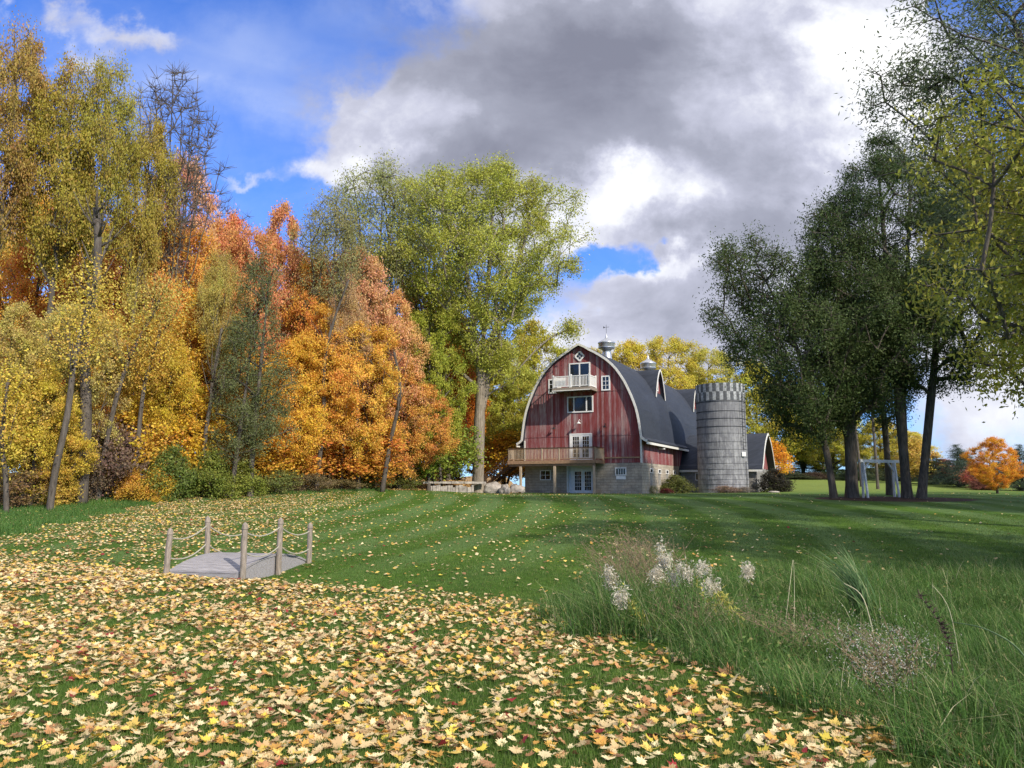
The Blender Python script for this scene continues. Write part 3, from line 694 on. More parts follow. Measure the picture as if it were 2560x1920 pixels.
for k, (px, d, top, col, lab) in enumerate([(700, 66, 1120, TAN, 'tan thicket deep under the gold maples'), (780, 68, 1130, (.40, .26, .10), 'brown thicket deep under the central maples'), (860, 70, 1130, GO, 'gold thicket deep behind the dark bent trunk'),
    (940, 74, 1140, (.42, .30, .12), 'brown thicket far behind the stone wall'), (1020, 78, 1150, OR, 'orange thicket far behind the stone wall'), (1100, 84, 1150, (.40, .28, .10), 'low brown thicket far behind the cottonwood foot'), (620, 62, 1110, OR, 'orange thicket behind the shaggy trees'), (150, 50, 1080, (.45, .30, .08), 'brown-gold thicket behind the pale leaning trunk'), (270, 52, 1080, GO, 'gold thicket behind the tangled brown bush')]):
    tree_px('bush1', 'thicket', lab, 'bush', px, d, top, 75, col, 'undergrowth inside the wood')
# the big cottonwood by the barn
D0 = 66.; u0, v0 = uv(1195, 1215)
CW = make_tree('cottonwood', 28, .36, 8.4, 560, 200, .18, .11, .95, .52, 21, 'vase', .45, gap=.62, off=(1.2, 0), barkm='barkpale',
               fork=[(.22, 2.4, .4, .80), (.36, -2.2, .5, .93), (.42, 4.6, 0, .84), (.5, 1.0, -1.0, .95)], trunk_top=.93, wob=.15, leafm='leafg',
               extra=[(-4.6, -1, 10.5, 1.8, 16), (8.6, 0, 13.8, .8, 8), (2.6, -1, 10.8, 1.4, 12), (-6.5, 0, 15, 1.6, 14)])
PR['cotton'] = CW
tcw = tree_px('cotton', 'cottonwood_tree', 'huge yellow-green cottonwood with thick pale forked trunk left of the barn', 'tree', 1195, D0, 425, 228, (.44, .46, .07), None, 0)

# trees behind the barn and across the far lawn
for (pr, px, d, top, hw, col, lab) in [
    ('maple1', 1580, 125, 848, 110, (.72, .58, .07), 'golden yellow tree rising behind the barn roof right of the first cupola'),
    ('maple2', 1690, 128, 850, 110, (.66, .56, .08), 'yellow tree behind the second cupola of the barn'),
    ('maple3', 1500, 130, 870, 80, (.60, .50, .08), 'yellow-green tree behind the first cupola'),
    ('maple2', 1790, 130, 880, 100, (.60, .56, .10), 'yellow tree directly behind the silo top'),
    ('maple1', 1900, 122, 900, 110, (.66, .62, .08), 'tall lemon-yellow tree right of the silo'),
    ('maple3', 2010, 125, 960, 100, (.58, .56, .08), 'yellow-green tree behind the left trunk of the dark grove'),
    ('sapling', 1945, 100, 1105, 45, (.86, .46, .03), 'bright orange small tree behind the dark shrub by the barn wing'),
    ('maple2', 2090, 118, 1000, 90, (.62, .60, .08), 'yellow tree seen between the two left trunks of the grove'),
    ('maple1', 2210, 112, 1040, 80, (.66, .58, .08), 'yellow tree seen through the white arbor'),
    ('sapling', 2300, 92, 1100, 50, (.68, .50, .10), 'yellow and red small tree right of the double trunk'),
    ('sapling', 2360, 90, 1150, 36, (.45, .12, .08), 'small red bushy tree in front of the far pines'),
    ('maple1', 2488, 64, 1092, 62, (.86, .42, .04), 'round bright orange maple alone on the right of the lawn'),
    ('sapling', 2440, 80, 1160, 36, (.50, .18, .10), 'dull red little tree left of the round orange maple'),
    ('conifer', 2400, 84, 1110, 60, (.10, .15, .10), 'blue-green spruce between the leaning trunk and the orange maple'),
    ('conifer', 2345, 90, 1140, 55, (.09, .13, .08), 'dark spruce just behind the leaning trunk'),
    ('conifer', 2555, 74, 1110, 55, (.08, .13, .08), 'dark spruce at the right edge beside the orange maple'),
    ('conifer', 2140, 104, 1165, 50, (.06, .10, .05), 'low dark evergreen behind the thickest grove trunk'),
    ('conifer', 2250, 100, 1160, 50, (.07, .10, .05), 'low dark evergreen seen through the arbor'),
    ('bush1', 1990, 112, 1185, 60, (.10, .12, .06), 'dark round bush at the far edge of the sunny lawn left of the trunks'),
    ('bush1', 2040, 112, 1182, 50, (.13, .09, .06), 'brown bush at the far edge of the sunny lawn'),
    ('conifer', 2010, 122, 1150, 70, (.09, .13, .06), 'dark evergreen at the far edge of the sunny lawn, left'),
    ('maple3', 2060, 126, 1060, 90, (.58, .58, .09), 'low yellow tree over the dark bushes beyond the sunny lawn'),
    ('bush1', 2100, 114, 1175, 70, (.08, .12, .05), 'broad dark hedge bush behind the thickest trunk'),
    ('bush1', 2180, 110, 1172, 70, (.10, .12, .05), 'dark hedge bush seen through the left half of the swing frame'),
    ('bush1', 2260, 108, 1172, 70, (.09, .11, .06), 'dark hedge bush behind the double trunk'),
    ('maple2', 2270, 112, 1080, 70, (.74, .64, .12), 'lemon tree between the swing frame and the double trunk'),
    ('bush1', 2345, 100, 1175, 60, (.16, .12, .07), 'brownish bush behind the leaning trunk'),
    ('conifer', 2420, 98, 1130, 60, (.11, .16, .12), 'pale blue spruce behind the dull red little tree'),
    ('conifer', 2500, 100, 1150, 60, (.08, .12, .09), 'spruce hidden behind the round orange maple'),
    ('bush1', 1960, 116, 1180, 70, (.09, .12, .05), 'dark bush beyond the lawn just right of the dark shrub'),
    ('bush1', 2460, 76, 1200, 40, (.28, .12, .08), 'reddish low bush at the foot of the spruces'),
    ('tall2', 2195, 78, 800, 60, (.30, .34, .06), 'slim multi-stemmed tree standing on the far lawn behind the arbor'),
    ('tall1', 2155, 84, 850, 60, (.42, .44, .06), 'slim yellow-green tree on the far lawn left of the arbor')]:
    tree_px(pr, 'conifer_tree' if pr == 'conifer' else 'bush' if pr.startswith('bush') else 'autumn_tree', lab, 'bush' if pr.startswith('bush') else 'tree', px, d, top, hw, col, 'trees around the far lawn')

# the dark grove on the right
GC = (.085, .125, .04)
def grove(key, px, d, top, hw, rot=0, name='willow_tree', label='', col=GC, **k):
    u, v = uv(px, top); u = uv(px, 1245)[0]; x = u*d; z = G(x, d); H = CAMZ+v*d-z
    kw = dict(kind='egg', shell=.5, droop=.35, gap=.78, leafm='leafg', barkm='barkdark', twigs=3); kw.update(k)
    PR[key] = make_tree(key, H, kw.pop('base', .2), hw/F*d, kw.pop('nc', 330), kw.pop('lpc', 130), .19, .066, kw.pop('cr', .72), kw.pop('tr', .3), kw.pop('seed', 31), **kw)
    return place(key, name, label, 'tree', x, d, H, hw/F*d, col, 'dark willows of the grove on the lawn', 0)
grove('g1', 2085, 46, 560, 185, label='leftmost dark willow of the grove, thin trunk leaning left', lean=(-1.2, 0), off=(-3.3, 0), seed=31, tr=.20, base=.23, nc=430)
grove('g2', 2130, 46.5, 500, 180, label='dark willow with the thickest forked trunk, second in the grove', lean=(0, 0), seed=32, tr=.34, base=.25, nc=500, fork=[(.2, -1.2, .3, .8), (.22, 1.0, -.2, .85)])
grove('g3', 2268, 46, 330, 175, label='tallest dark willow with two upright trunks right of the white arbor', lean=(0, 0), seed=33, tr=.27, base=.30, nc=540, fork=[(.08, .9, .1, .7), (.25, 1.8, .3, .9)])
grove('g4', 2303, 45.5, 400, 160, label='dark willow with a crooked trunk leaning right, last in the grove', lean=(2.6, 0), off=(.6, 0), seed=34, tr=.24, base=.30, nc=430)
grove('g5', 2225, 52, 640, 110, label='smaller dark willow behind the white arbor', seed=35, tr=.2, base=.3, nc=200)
# nearer trees on the right
PR['near'] = make_tree('near', 10.5, .17, 5.3, 600, 170, .125, .055, .58, .2, 41, 'round', .5, gap=.18, droop=.25, leafm='leafg')
place('near', 'ash_tree', 'nearest tree, its olive-yellow drooping leaves filling the upper right corner', 'tree', 14.6, 15.2, 11.8, 5.3, (.34, .34, .05), None, 1.0)
PR['feather'] = make_tree('feather', 20, .30, 5.2, 420, 260, .17, .05, .9, .3, 42, 'round', .45, gap=.35, leafm='leafg', barkm='barkdark', droop=.1, off=(-1, 0), fork=[(.5, -2.5, 0, .9)])
place('feather', 'willow_tree', 'feathery grey-green treetop against the bright cloud in the top right corner', 'tree', 20.4, 25.5, 19.8, 5.7, (.16, .20, .10), None, 0)
place('near', 'unseen_shade_tree', 'unseen leafy tree added to shade the grove and lawn, by the far corner', 'tree', 37, 38, 20, 6.5, GC, 'unseen trees added to shade the grove and lawn', 4.2)  # two out-of-view trees, added to cast shade on the grove and lawn
place('near', 'unseen_shade_tree', 'unseen leafy tree added to shade the grove and lawn, behind the others', 'tree', 36, 26, 22, 6.5, GC, 'unseen trees added to shade the grove and lawn', 5.2)

# ------------------------------------------------------------------ barn
DC = 66.; BW = 10.97; BL = 36.; GZ0 = 1.12
Cx = .1674*DC
barn = thing('barn', 'weathered red barn with dark arched roof, wooden deck and white balcony', 'barn', (Cx, DC, GZ0), math.atan2(-.429, .903))
HX = BW/2; EZ = 4.78; AZ = 13.15
GP = [(0, 1), (.09, .972), (.17, .937), (.26, .905), (.35, .868), (.45, .822), (.55, .762), (.62, .71), (.69, .642), (.75, .578), (.80, .51), (.85, .437), (.89, .368), (.925, .30), (.95, .23), (.97, .155), (.985, .08), (1.0, 0)]
def GX_(w):  # profile right half -> (x, z)
    return [(-HX+a*HX, EZ+t*(AZ-EZ)) for a, t in GP]
right = GX_(1); left = [(-2*HX-x, z) for x, z in right]
FH = 2.63
# front siding (one planar face, 3 mm behind nothing)
m = MB(); outl = [(0, FH)]+right[::-1][:]+left[1:]+[(-BW, FH)]
def strip_wall(m, outline_right, y0, y1, zb, xc):
    """gable wall as horizontal strips, thickness y0..y1; outline_right from the top down [(half, z)]"""
    prev = None
    for h, z in outline_right+[(outline_right[-1][0], zb)]:
        if prev: 
            h0, z0 = prev
            m.add([(xc-h0, y0, z0), (xc+h0, y0, z0), (xc+h, y0, z), (xc-h, y0, z)], [(0, 3, 2, 1)])
            m.add([(xc-h0, y1, z0), (xc+h0, y1, z0), (xc+h, y1, z), (xc-h, y1, z)], [(0, 1, 2, 3)])
        prev = (h, z)
half = [(a*HX, EZ+t*(AZ-EZ)) for a, t in GP]
strip_wall(m, half, 0, .12, FH, -HX)
m.build('front_siding', M['red'], barn)
m = MB(); m.box(-.10, -.02, .0, BL, FH, EZ+.02); m.box(-BW+.02, -BW+.10, .12, BL, FH, EZ+.02); m.build('side_siding', M['red'], barn)
m = MB(); strip_wall(m, half, BL-.1, BL, 0, -HX); m.build('rear_siding', M['red'], barn)
# lap boards: horizontal drip lines
for zl in (5.03, 8.93):
    hw = max((a for a, z in half if z >= zl), default=HX) if zl > EZ else HX
    hw = np.interp(zl, [z for a, z in half][::-1], [a for a, z in half][::-1])
    m = MB(); m.box(-HX-hw+.05, -HX+hw-.05, -.035, -.002, zl-.02, zl+.03); m.build('drip_board', M['red'], barn)
m = MB(); m.box(-3.3, -.1, -.06, -.002, 3.02, 3.14); m.build('ledger_board', M['deckwood'], barn)
# foundation (front in pieces round the recessed door)
dx0, dx1 = -6.85, -4.35
m = MB(); m.box(-BW+.03, dx0, .03, .45, -.6, FH-.004); m.box(dx1, -.03, .03, .45, -.6, FH-.004)
m.box(-.45, -.031, .45, BL, -.6, FH-.004); m.box(-BW+.031, -BW+.45, .45, BL, -.6, FH-.004); m.build('foundation', M['block'], barn)
m = MB(); m.box(-.12, .03, -.03, .12, FH-.02, EZ-.02); m.build('corner_board', M['trim'], barn)
m = MB(); m.box(-BW-.03, -BW+.12, -.03, .12, FH-.02, EZ-.02); m.build('corner_board', M['trim'], barn)
# roof shell
def roof_shell(m, pr, y0, y1, th=.16):
    n = len(pr); vs = []
    for i, (x, z) in enumerate(pr):
        a = pr[max(i-1, 0)]; b = pr[min(i+1, n-1)]; t = Vector((b[0]-a[0], b[1]-a[1])).normalized(); nx_, nz = -t.y, t.x
        if nz < 0 and abs(nz) > .05: nx_, nz = -nx_, -nz
        elif abs(nz) <= .05 and (x+HX)*nx_ < 0: nx_, nz = -nx_, -nz
        vs += [(x, y0, z), (x+nx_*th, y0, z+nz*th), (x, y1, z), (x+nx_*th, y1, z+nz*th)]
    fs = []
    for i in range(n-1):
        a = i*4; b = a+4
        fs += [(a, b, b+1, a+1), (a+2, a+3, b+3, b+2), (a+1, b+1, b+3, a+3), (a, a+2, b+2, b)]
    fs += [(0, 1, 3, 2), ((n-1)*4, (n-1)*4+2, (n-1)*4+3, (n-1)*4+1)]
    m.add(vs, fs)
flare = [(.12, EZ-.14), (.32, EZ-.30), (.58, EZ-.42)]
full = [(-BW-x, z) for x, z in flare[::-1]]+left[::-1]+right[1:]+flare
m = MB(); roof_shell(m, full, -.36, BL+.3); roof = m.build('roof', M['shingle'], barn)
m = MB(); roof_shell(m, [(x, z-.015) for x, z in full], -.42, -.362, .19); m.build('rake_trim', M['trim'], roof)
m = MB(); m.box(.56, .62, -.40, BL+.3, EZ-.60, EZ-.40); m.build('fascia_board', M['trim'], roof)
m = MB(); m.box(-BW-.62, -BW-.56, -.40, BL+.3, EZ-.60, EZ-.40); m.build('fascia_board', M['trim'], roof)

def window(name, x0, x1, z0, z1, y, parent, mull_v=0, mull_h=0, fr=.11, bars=None, label=None, axis='y'):
    """frame proud of the wall by 4 cm toward -y (or +x when axis == 'x'); pane mesh with muntins"""
    def bx(m, a0, a1, d0, d1, c0, c1):
        if axis == 'y': m.box(a0, a1, y+d0, y+d1, c0, c1)
        else: m.box(y-d1, y-d0, a0, a1, c0, c1)
    w = MB()
    bx(w, x0, x1, -.03, -.004, z0, z1); o = w.build(name, M['glass'], parent)
    f = MB(); bx(f, x0-fr, x0, -.07, -.003, z0-fr, z1+fr); bx(f, x1, x1+fr, -.07, -.003, z0-fr, z1+fr)
    bx(f, x0, x1, -.07, -.003, z1, z1+fr); bx(f, x0, x1, -.085, -.003, z0-fr, z0)
    f.build('frame', M['white'], o)
    if bars:
        b = MB()
        for fx in bars[0]: xx = x0+(x1-x0)*fx; bx(b, xx-bars[2]/2, xx+bars[2]/2, -.055, -.031, z0, z1)
        for fz in bars[1]: zz = z0+(z1-z0)*fz; bx(b, x0, x1, -.053, -.031, zz-bars[2]/2, zz+bars[2]/2)
        b.build('glazing_bar', M['white'], o)
    return o
window('window', -6.62, -4.38, 7.24, 8.48, 0, barn, bars=([.235, .765], [], .11))
window('window', -3.38, -2.80, 9.08, 10.18, 0, barn, bars=([.5], [.33, .66], .035))
window('window', -8.43, -7.85, 9.08, 10.18, 0, barn, bars=([.5], [.33, .66], .035))
window('balcony_door', -6.42, -4.62, 9.18, 11.50, 0, barn, bars=([.5], [], .12))
# diamond window
def diamond():
    cx, cz = -5.49, 12.20; m = MB(); s = .36
    m.add([(cx, -.02, cz-s), (cx+s, -.02, cz), (cx, -.02, cz+s), (cx-s, -.02, cz), (cx, -.004, cz-s), (cx+s, -.004, cz), (cx, -.004, cz+s), (cx-s, -.004, cz)],
          [(0, 1, 2, 3), (4, 7, 6, 5), (0, 4, 5, 1), (1, 5, 6, 2), (2, 6, 7, 3), (3, 7, 4, 0)])
    o = m.build('diamond_window', M['glass'], barn)
    f = MB(); q = s+.07; pt = [(cx, cz-q), (cx+q, cz), (cx, cz+q), (cx-q, cz)]
    for i in range(4):
        a, b = pt[i], pt[(i+1) % 4]; f.beam((a[0], -.04, a[1]), (b[0], -.04, b[1]), .07+.004*i, .13, (0, 1, 0)) if False else f.beam((a[0], -.045-.002*i, a[1]), (b[0], -.045-.002*i, b[1]), .13, .07, (0, 1, 0))
    f.build('frame', M['white'], o)
    b = MB(); b.beam((cx-s/2, -.03, cz-s/2), (cx+s/2, -.03, cz+s/2), .03, .012, (0, 1, 0)); b.beam((cx-s/2, -.034, cz+s/2), (cx+s/2, -.034, cz-s/2), .03, .012, (0, 1, 0)); b.build('glazing_bar', M['white'], o)
diamond()
def french(x0, x1, z0, z1, y, name='double_door'):
    o = MB().box(x0, x1, y-.03, y-.003, z0, z1).build(name, M['white'], barn)
    f = MB(); fr = .12; f.box(x0-fr, x0, y-.09, y-.002, z0, z1+fr); f.box(x1, x1+fr, y-.09, y-.002, z0, z1+fr); f.box(x0, x1, y-.09, y-.002, z1, z1+fr); f.build('frame', M['white'], o)
    mid = (x0+x1)/2
    for a, b in ((x0, mid), (mid, x1)):
        l = MB(); w = b-a
        l.box(a+.01, a+.17, y-.065, y-.031, z0+.02, z1-.01); l.box(b-.17, b-.01, y-.065, y-.031, z0+.02, z1-.01)
        l.box(a+.17, b-.17, y-.065, y-.031, z1-.16, z1-.01); l.box(a+.17, b-.17, y-.065, y-.031, z0+.02, z0+.25)
        gx0, gx1, gz0, gz1 = a+.17, b-.17, z0+.25, z1-.16
        for k in (1, 2): xx = gx0+(gx1-gx0)*k/3; l.box(xx-.014, xx+.014, y-.062, y-.040, gz0, gz1)
        for k in (1, 2, 3, 4): zz = gz0+(gz1-gz0)*k/5; l.box(gx0, gx1, y-.060, y-.042, zz-.014, zz+.014)
        l.build('door_leaf', M['white'], o)
        MB().box(gx0, gx1, y-.040, y-.032, gz0, gz1).build('pane', M['glass'], o)
    k = MB(); k.tube([(mid+.06, y-.066, z0+1.0), (mid+.06, y-.10, z0+1.0), (mid+.14, y-.10, z0+1.0)], .012, 6); k.build('handle', M['darkmetal'], o)
    return o
french(-6.40, -4.55, 2.90, 5.15, 0)
# recessed lower door
m = MB(); m.box(dx0, dx0+.05, -.02, .50, 0, FH-.01); m.box(dx1-.05, dx1, -.02, .50, 0, FH-.01); m.box(dx0+.05, dx1-.05, .44, .50, 0, FH-.01); m.box(dx0+.05, dx1-.05, .02, .44, FH-.06, FH-.01)
m.build('door_surround', M['white'], barn)
french(-6.40, -4.55, .03, 2.08, .44)
# basement windows
window('basement_window', -2.30, -1.45, 1.62, 2.15, .03, barn, bars=([.25, .5, .75], [], .035), fr=.07)
MB().box(-2.3, -1.45, -.02, .03, 1.22, 1.50).build('window_panel', M['white'], barn)
window('basement_window', -9.35, -8.45, 1.25, 2.0, .03, barn, bars=([.5], [.5], .035), fr=.07)
for yy in (2.6, 5.4, 8.2, 11.0):
    o = window('basement_window', yy, yy+.8, 1.85, 2.12, -.031, barn, fr=.06, axis='x')
    MB().box(-.03, -.012, yy, yy+.8, .75, 1.78).build('window_panel', M['wingblock'], o)
# lamps
def lamp(x, z, mt, s=1):
    m = MB(); m.tube([(x, -.002, z+.22), (x, -.28*s, z+.34), (x, -.42*s, z+.22), (x, -.44*s, z+.1)], .02, 6)
    vs = MB().lathe([(.03, z+.14), (.06, z+.10), (.20*s, z-.04), (.19*s, z-.045)], 14, x, -.44*s); m.add(vs.v, vs.f); m.build('barn_lamp', mt, barn)
lamp(-5.49, 6.15, M['white'], 1.1); lamp(-7.9, 5.75, M['darkmetal'], .8); lamp(-3.15, 5.75, M['darkmetal'], .8)
m = MB(); m.box(.02, .5, 5.6, 6.1, 4.0, 4.14); m.build('eave_lamp', M['white'], barn)
# cupolas
def cupola(s, sc_=1.0, vane=True):
    o = MB(); z = AZ; prf = [(.62, -.75), (.60, -.35), (.50, .1), (.43, .55), (.42, .82), (.50, .84), (.50, .90), (.78, .98), (.80, 1.02), (.80, 1.48), (.86, 1.54), (.84, 1.60), (.55, 1.78), (.30, 1.92), (.17, 2.02), (.12, 2.15), (.03, 2.5), (.0, 2.55)]
    o.lathe([(r*sc_, z+h*sc_) for r, h in prf], 28, -HX, s); c = o.build('cupola', M['galv'], barn, True)
    r = MB()
    for h in (1.02, 1.48): r.lathe([(.80*sc_, z+h*sc_), (.84*sc_, z+h*sc_+.02), (.84*sc_, z+h*sc_+.06), (.80*sc_, z+h*sc_+.08)], 28, -HX, s)
    r.build('rim', M['galv'], c)
    if vane:
        w = MB(); w.tube([(-HX, s, z+2.4*sc_), (-HX, s, z+3.4*sc_)], .018, 5); w.beam((-HX-.3, s, z+3.15*sc_), (-HX+.3, s, z+3.15*sc_), .02, .03); w.add([(-HX-.3, s, z+3.05*sc_), (-HX-.12, s, z+3.15*sc_), (-HX-.3, s, z+3.28*sc_), (-HX-.3, s+.02, z+3.05*sc_), (-HX-.12, s+.02, z+3.15*sc_), (-HX-.3, s+.02, z+3.28*sc_)], [(0, 1, 2), (5, 4, 3), (0, 3, 4, 1), (1, 4, 5, 2), (2, 5, 3, 0)])
        w.build('weather_vane', M['darkmetal'], c)
cupola(7.6, 1.0, True); cupola(22.8, 1.1, False)
# dormers: gothic-arched, facing +x
def dormer(s):
    hw = 1.6; xf = -HX+4.15; xb = -HX+1.2; z0 = 9.3; zt = 12.05; zs = 9.55
    ar = [(0, 1), (.18, .93), (.38, .80), (.58, .62), (.76, .40), (.90, .18), (.97, .05), (1, 0)]
    hl = [(a*hw, zs+t*(zt-zs)) for a, t in ar]
    m = MB(); prev = None
    for h, z in hl+[(hw, z0)]:
        if prev: m.add([(xf, s-prev[0], prev[1]), (xf, s+prev[0], prev[1]), (xf, s+h, z), (xf, s-h, z), (xf-.08, s-prev[0], prev[1]), (xf-.08, s+prev[0], prev[1]), (xf-.08, s+h, z), (xf-.08, s-h, z)], [(0, 3, 2, 1), (4, 5, 6, 7)])
        prev = (h, z)
    o = m.build('dormer', M['red'], barn)
    pl = [(s-h, z) for h, z in hl[::-1]]+[(s+h, z) for h, z in hl[1:]]; pl = [(pl[0][0]-.12, pl[0][1]-.35)]+pl+[(pl[-1][0]+.12, pl[-1][1]-.35)]
    def shell(x0, x1, th, grow=0):
        mm = MB(); n = len(pl); vs = []
        for i, (y, z) in enumerate(pl):
            a = pl[max(i-1, 0)]; b = pl[min(i+1, n-1)]; t = Vector((b[0]-a[0], b[1]-a[1])).normalized(); ny_, nz = -t.y, t.x
            vs += [(x0, y-ny_*grow, z-nz*grow), (x0, y+ny_*th, z+nz*th), (x1, y-ny_*grow, z-nz*grow), (x1, y+ny_*th, z+nz*th)]
        fs = []
        for i in range(n-1):
            a = i*4; b = a+4; fs += [(a, a+1, b+1, b), (a+2, b+2, b+3, a+3), (a+1, a+3, b+3, b+1), (a, b, b+2, a+2)]
        fs += [(0, 2, 3, 1), ((n-1)*4, (n-1)*4+1, (n-1)*4+3, (n-1)*4+2)]
        mm.add(vs, fs); return mm
    shell(xb, xf+.40, .12).build('dormer_roof', M['shingle'], o)
    shell(xf+.403, xf+.45, .14, .05).build('trim', M['trim'], o)
    w = MB(); w.box(xf+.004, xf+.03, s-.42, s+.42, 10.15, 11.15); w.build('pane', M['glass'], o)
    f = MB(); f.box(xf+.003, xf+.06, s-.53, s-.42, 10.04, 11.26); f.box(xf+.003, xf+.06, s+.42, s+.53, 10.04, 11.26); f.box(xf+.003, xf+.06, s-.42, s+.42, 11.15, 11.26); f.box(xf+.003, xf+.06, s-.42, s+.42, 10.04, 10.15); f.build('frame', M['white'], o)
dormer(10.5); dormer(27.1)
# deck
def deck():
    a0, a1 = -11.5, -3.34; p = 2.4; zf = 2.86
    o = MB()
    n = int(p/.145)
    for i in range(n): o.box(a0, a1, -p+i*.145, -p+i*.145+.138, zf-.035, zf)
    dk = o.build('deck', M['deckwood'], barn)
    j = MB(); j.box(a0, a1, -p-.045, -p-.002, zf-.30, zf-.005); j.box(a1+.002, a1+.045, -p, -.04, zf-.30, zf-.005); j.box(a0-.045, a0-.002, -p, -.04, zf-.30, zf-.005)
    for k in range(20): x = a0+.2+k*.41; j.box(x, x+.04, -p+.002, -.04, zf-.27, zf-.04)
    j.box(a0+.1, a1-.05, -p+.10, -p+.22, zf-.50, zf-.275); j.build('joist_frame', M['deckwood'], dk)
    for x in (-3.5, -7.07, -10.3): MB().box(x-.09, x+.09, -p+.03, -p+.21, -.3, zf-.505).build('post', M['postwood'], dk)
    r = MB(); zt = zf+1.08
    def rail(x0, y0, x1, y1):
        L = math.hypot(x1-x0, y1-y0); k = max(1, int(L/.135))
        r.beam((x0, y0, zf+.10), (x1, y1, zf+.10), .04, .08); r.beam((x0, y0, zt-.08), (x1, y1, zt-.08), .04, .08); cap.beam((x0, y0, zt), (x1, y1, zt), .15, .04)
        for i in range(1, k): t = i/k; x = x0+(x1-x0)*t; y = y0+(y1-y0)*t; MB().box(x-.018, x+.018, y-.018, y+.018, zf+.14, zt-.12).build('baluster', M['postwood'], dk)
        kp = max(1, round(L/1.75))
        for i in range(kp+1): t = i/kp; x = x0+(x1-x0)*t; y = y0+(y1-y0)*t; MB().box(x-.045, x+.045, y-.045, y+.045, zf-.2, zt-.021).build('rail_post', M['postwood'], dk)
    cap = MB()
    rail(a0+.05, -p+.06, a1-.05, -p+.06); rail(a1-.051, -p+.06, a1-.051, -.08); rail(a0+.051, -p+.06, a0+.051, -1.3)
    r.build('rail', M['deckwood'], dk); cap.build('handrail', M['darkwood'], dk)
    # stairs down on the left
    s = MB()
    for k in range(14): MB().box(a0-.30-.27*k, a0-.05-.27*k, -1.25, -.1, zf-.2-.185*k, zf-.16-.185*k).build('stair_tread', M['darkwood'], dk)
    for yy in (-1.27, -.09): s.beam((a0, yy, zf-.25), (a0-3.9, yy, zf-2.85), .045, .28)
    for yy in (-1.27, -.09):
        s.beam((a0, yy, zf+.85), (a0-3.7, yy, zf-1.75), .06, .08)
        for k in range(5): x = a0-.1-k*.9; s.box(x-.04, x+.04, yy-.04, yy+.04, zf-.2-.693*k*.9*.99-.15, zf+.80-.703*k*.9)
    s.build('stair_frame', M['darkwood'], dk)
deck()
def balcony():
    a0, a1 = -7.4, -3.92; p = 1.88; zf = 9.18
    b = MB(); b.box(a0, a1, -p, -.045, zf-.06, zf); bo = b.build('balcony', M['greywood'], barn)
    f = MB(); f.box(a0, a1, -p-.05, -p-.002, zf-.26, zf-.002); f.box(a1+.002, a1+.05, -p, -.04, zf-.26, zf-.002); f.box(a0-.05, a0-.002, -p, -.04, zf-.26, zf-.002)
    for k in range(8): x = a0+.15+k*.44; f.box(x, x+.05, -p+.002, -.04, zf-.24, zf-.062)
    f.build('joist_frame', M['greywood'], bo)
    e = MB(); e.box(a0-.02, a1+.06, -p-.10, -p-.052, zf-.30, zf-.22); e.build('fascia_board', M['trim'], bo)
    r = MB(); zt = zf+1.0
    def rail(x0, y0, x1, y1, kp):
        L = math.hypot(x1-x0, y1-y0); k = int(L/.125)
        r.beam((x0, y0, zf+.12), (x1, y1, zf+.12), .05, .07); r.beam((x0, y0, zt), (x1, y1, zt), .08, .07)
        for i in range(1, k): t = i/k; x = x0+(x1-x0)*t; y = y0+(y1-y0)*t; MB().box(x-.02, x+.02, y-.02, y+.02, zf+.15, zt-.036).build('baluster', M['white'], bo)
        for i in range(kp+1): t = i/kp; x = x0+(x1-x0)*t; y = y0+(y1-y0)*t; MB().box(x-.06, x+.06, y-.06, y+.06, zf+.002, zt+.16).build('rail_post', M['white'], bo)
    rail(a0+.06, -p+.06, a1-.06, -p+.06, 2); rail(a1-.061, -p+.06, a1-.061, -.12, 1); rail(a0+.061, -p+.06, a0+.061, -.12, 1)
    r.build('rail', M['white'], bo)
    MB().box(a0+.25, a0+1.1, -p+.35, -p+.40, zf+.15, zf+.95).build('white_panel', M['white'], bo)
balcony()
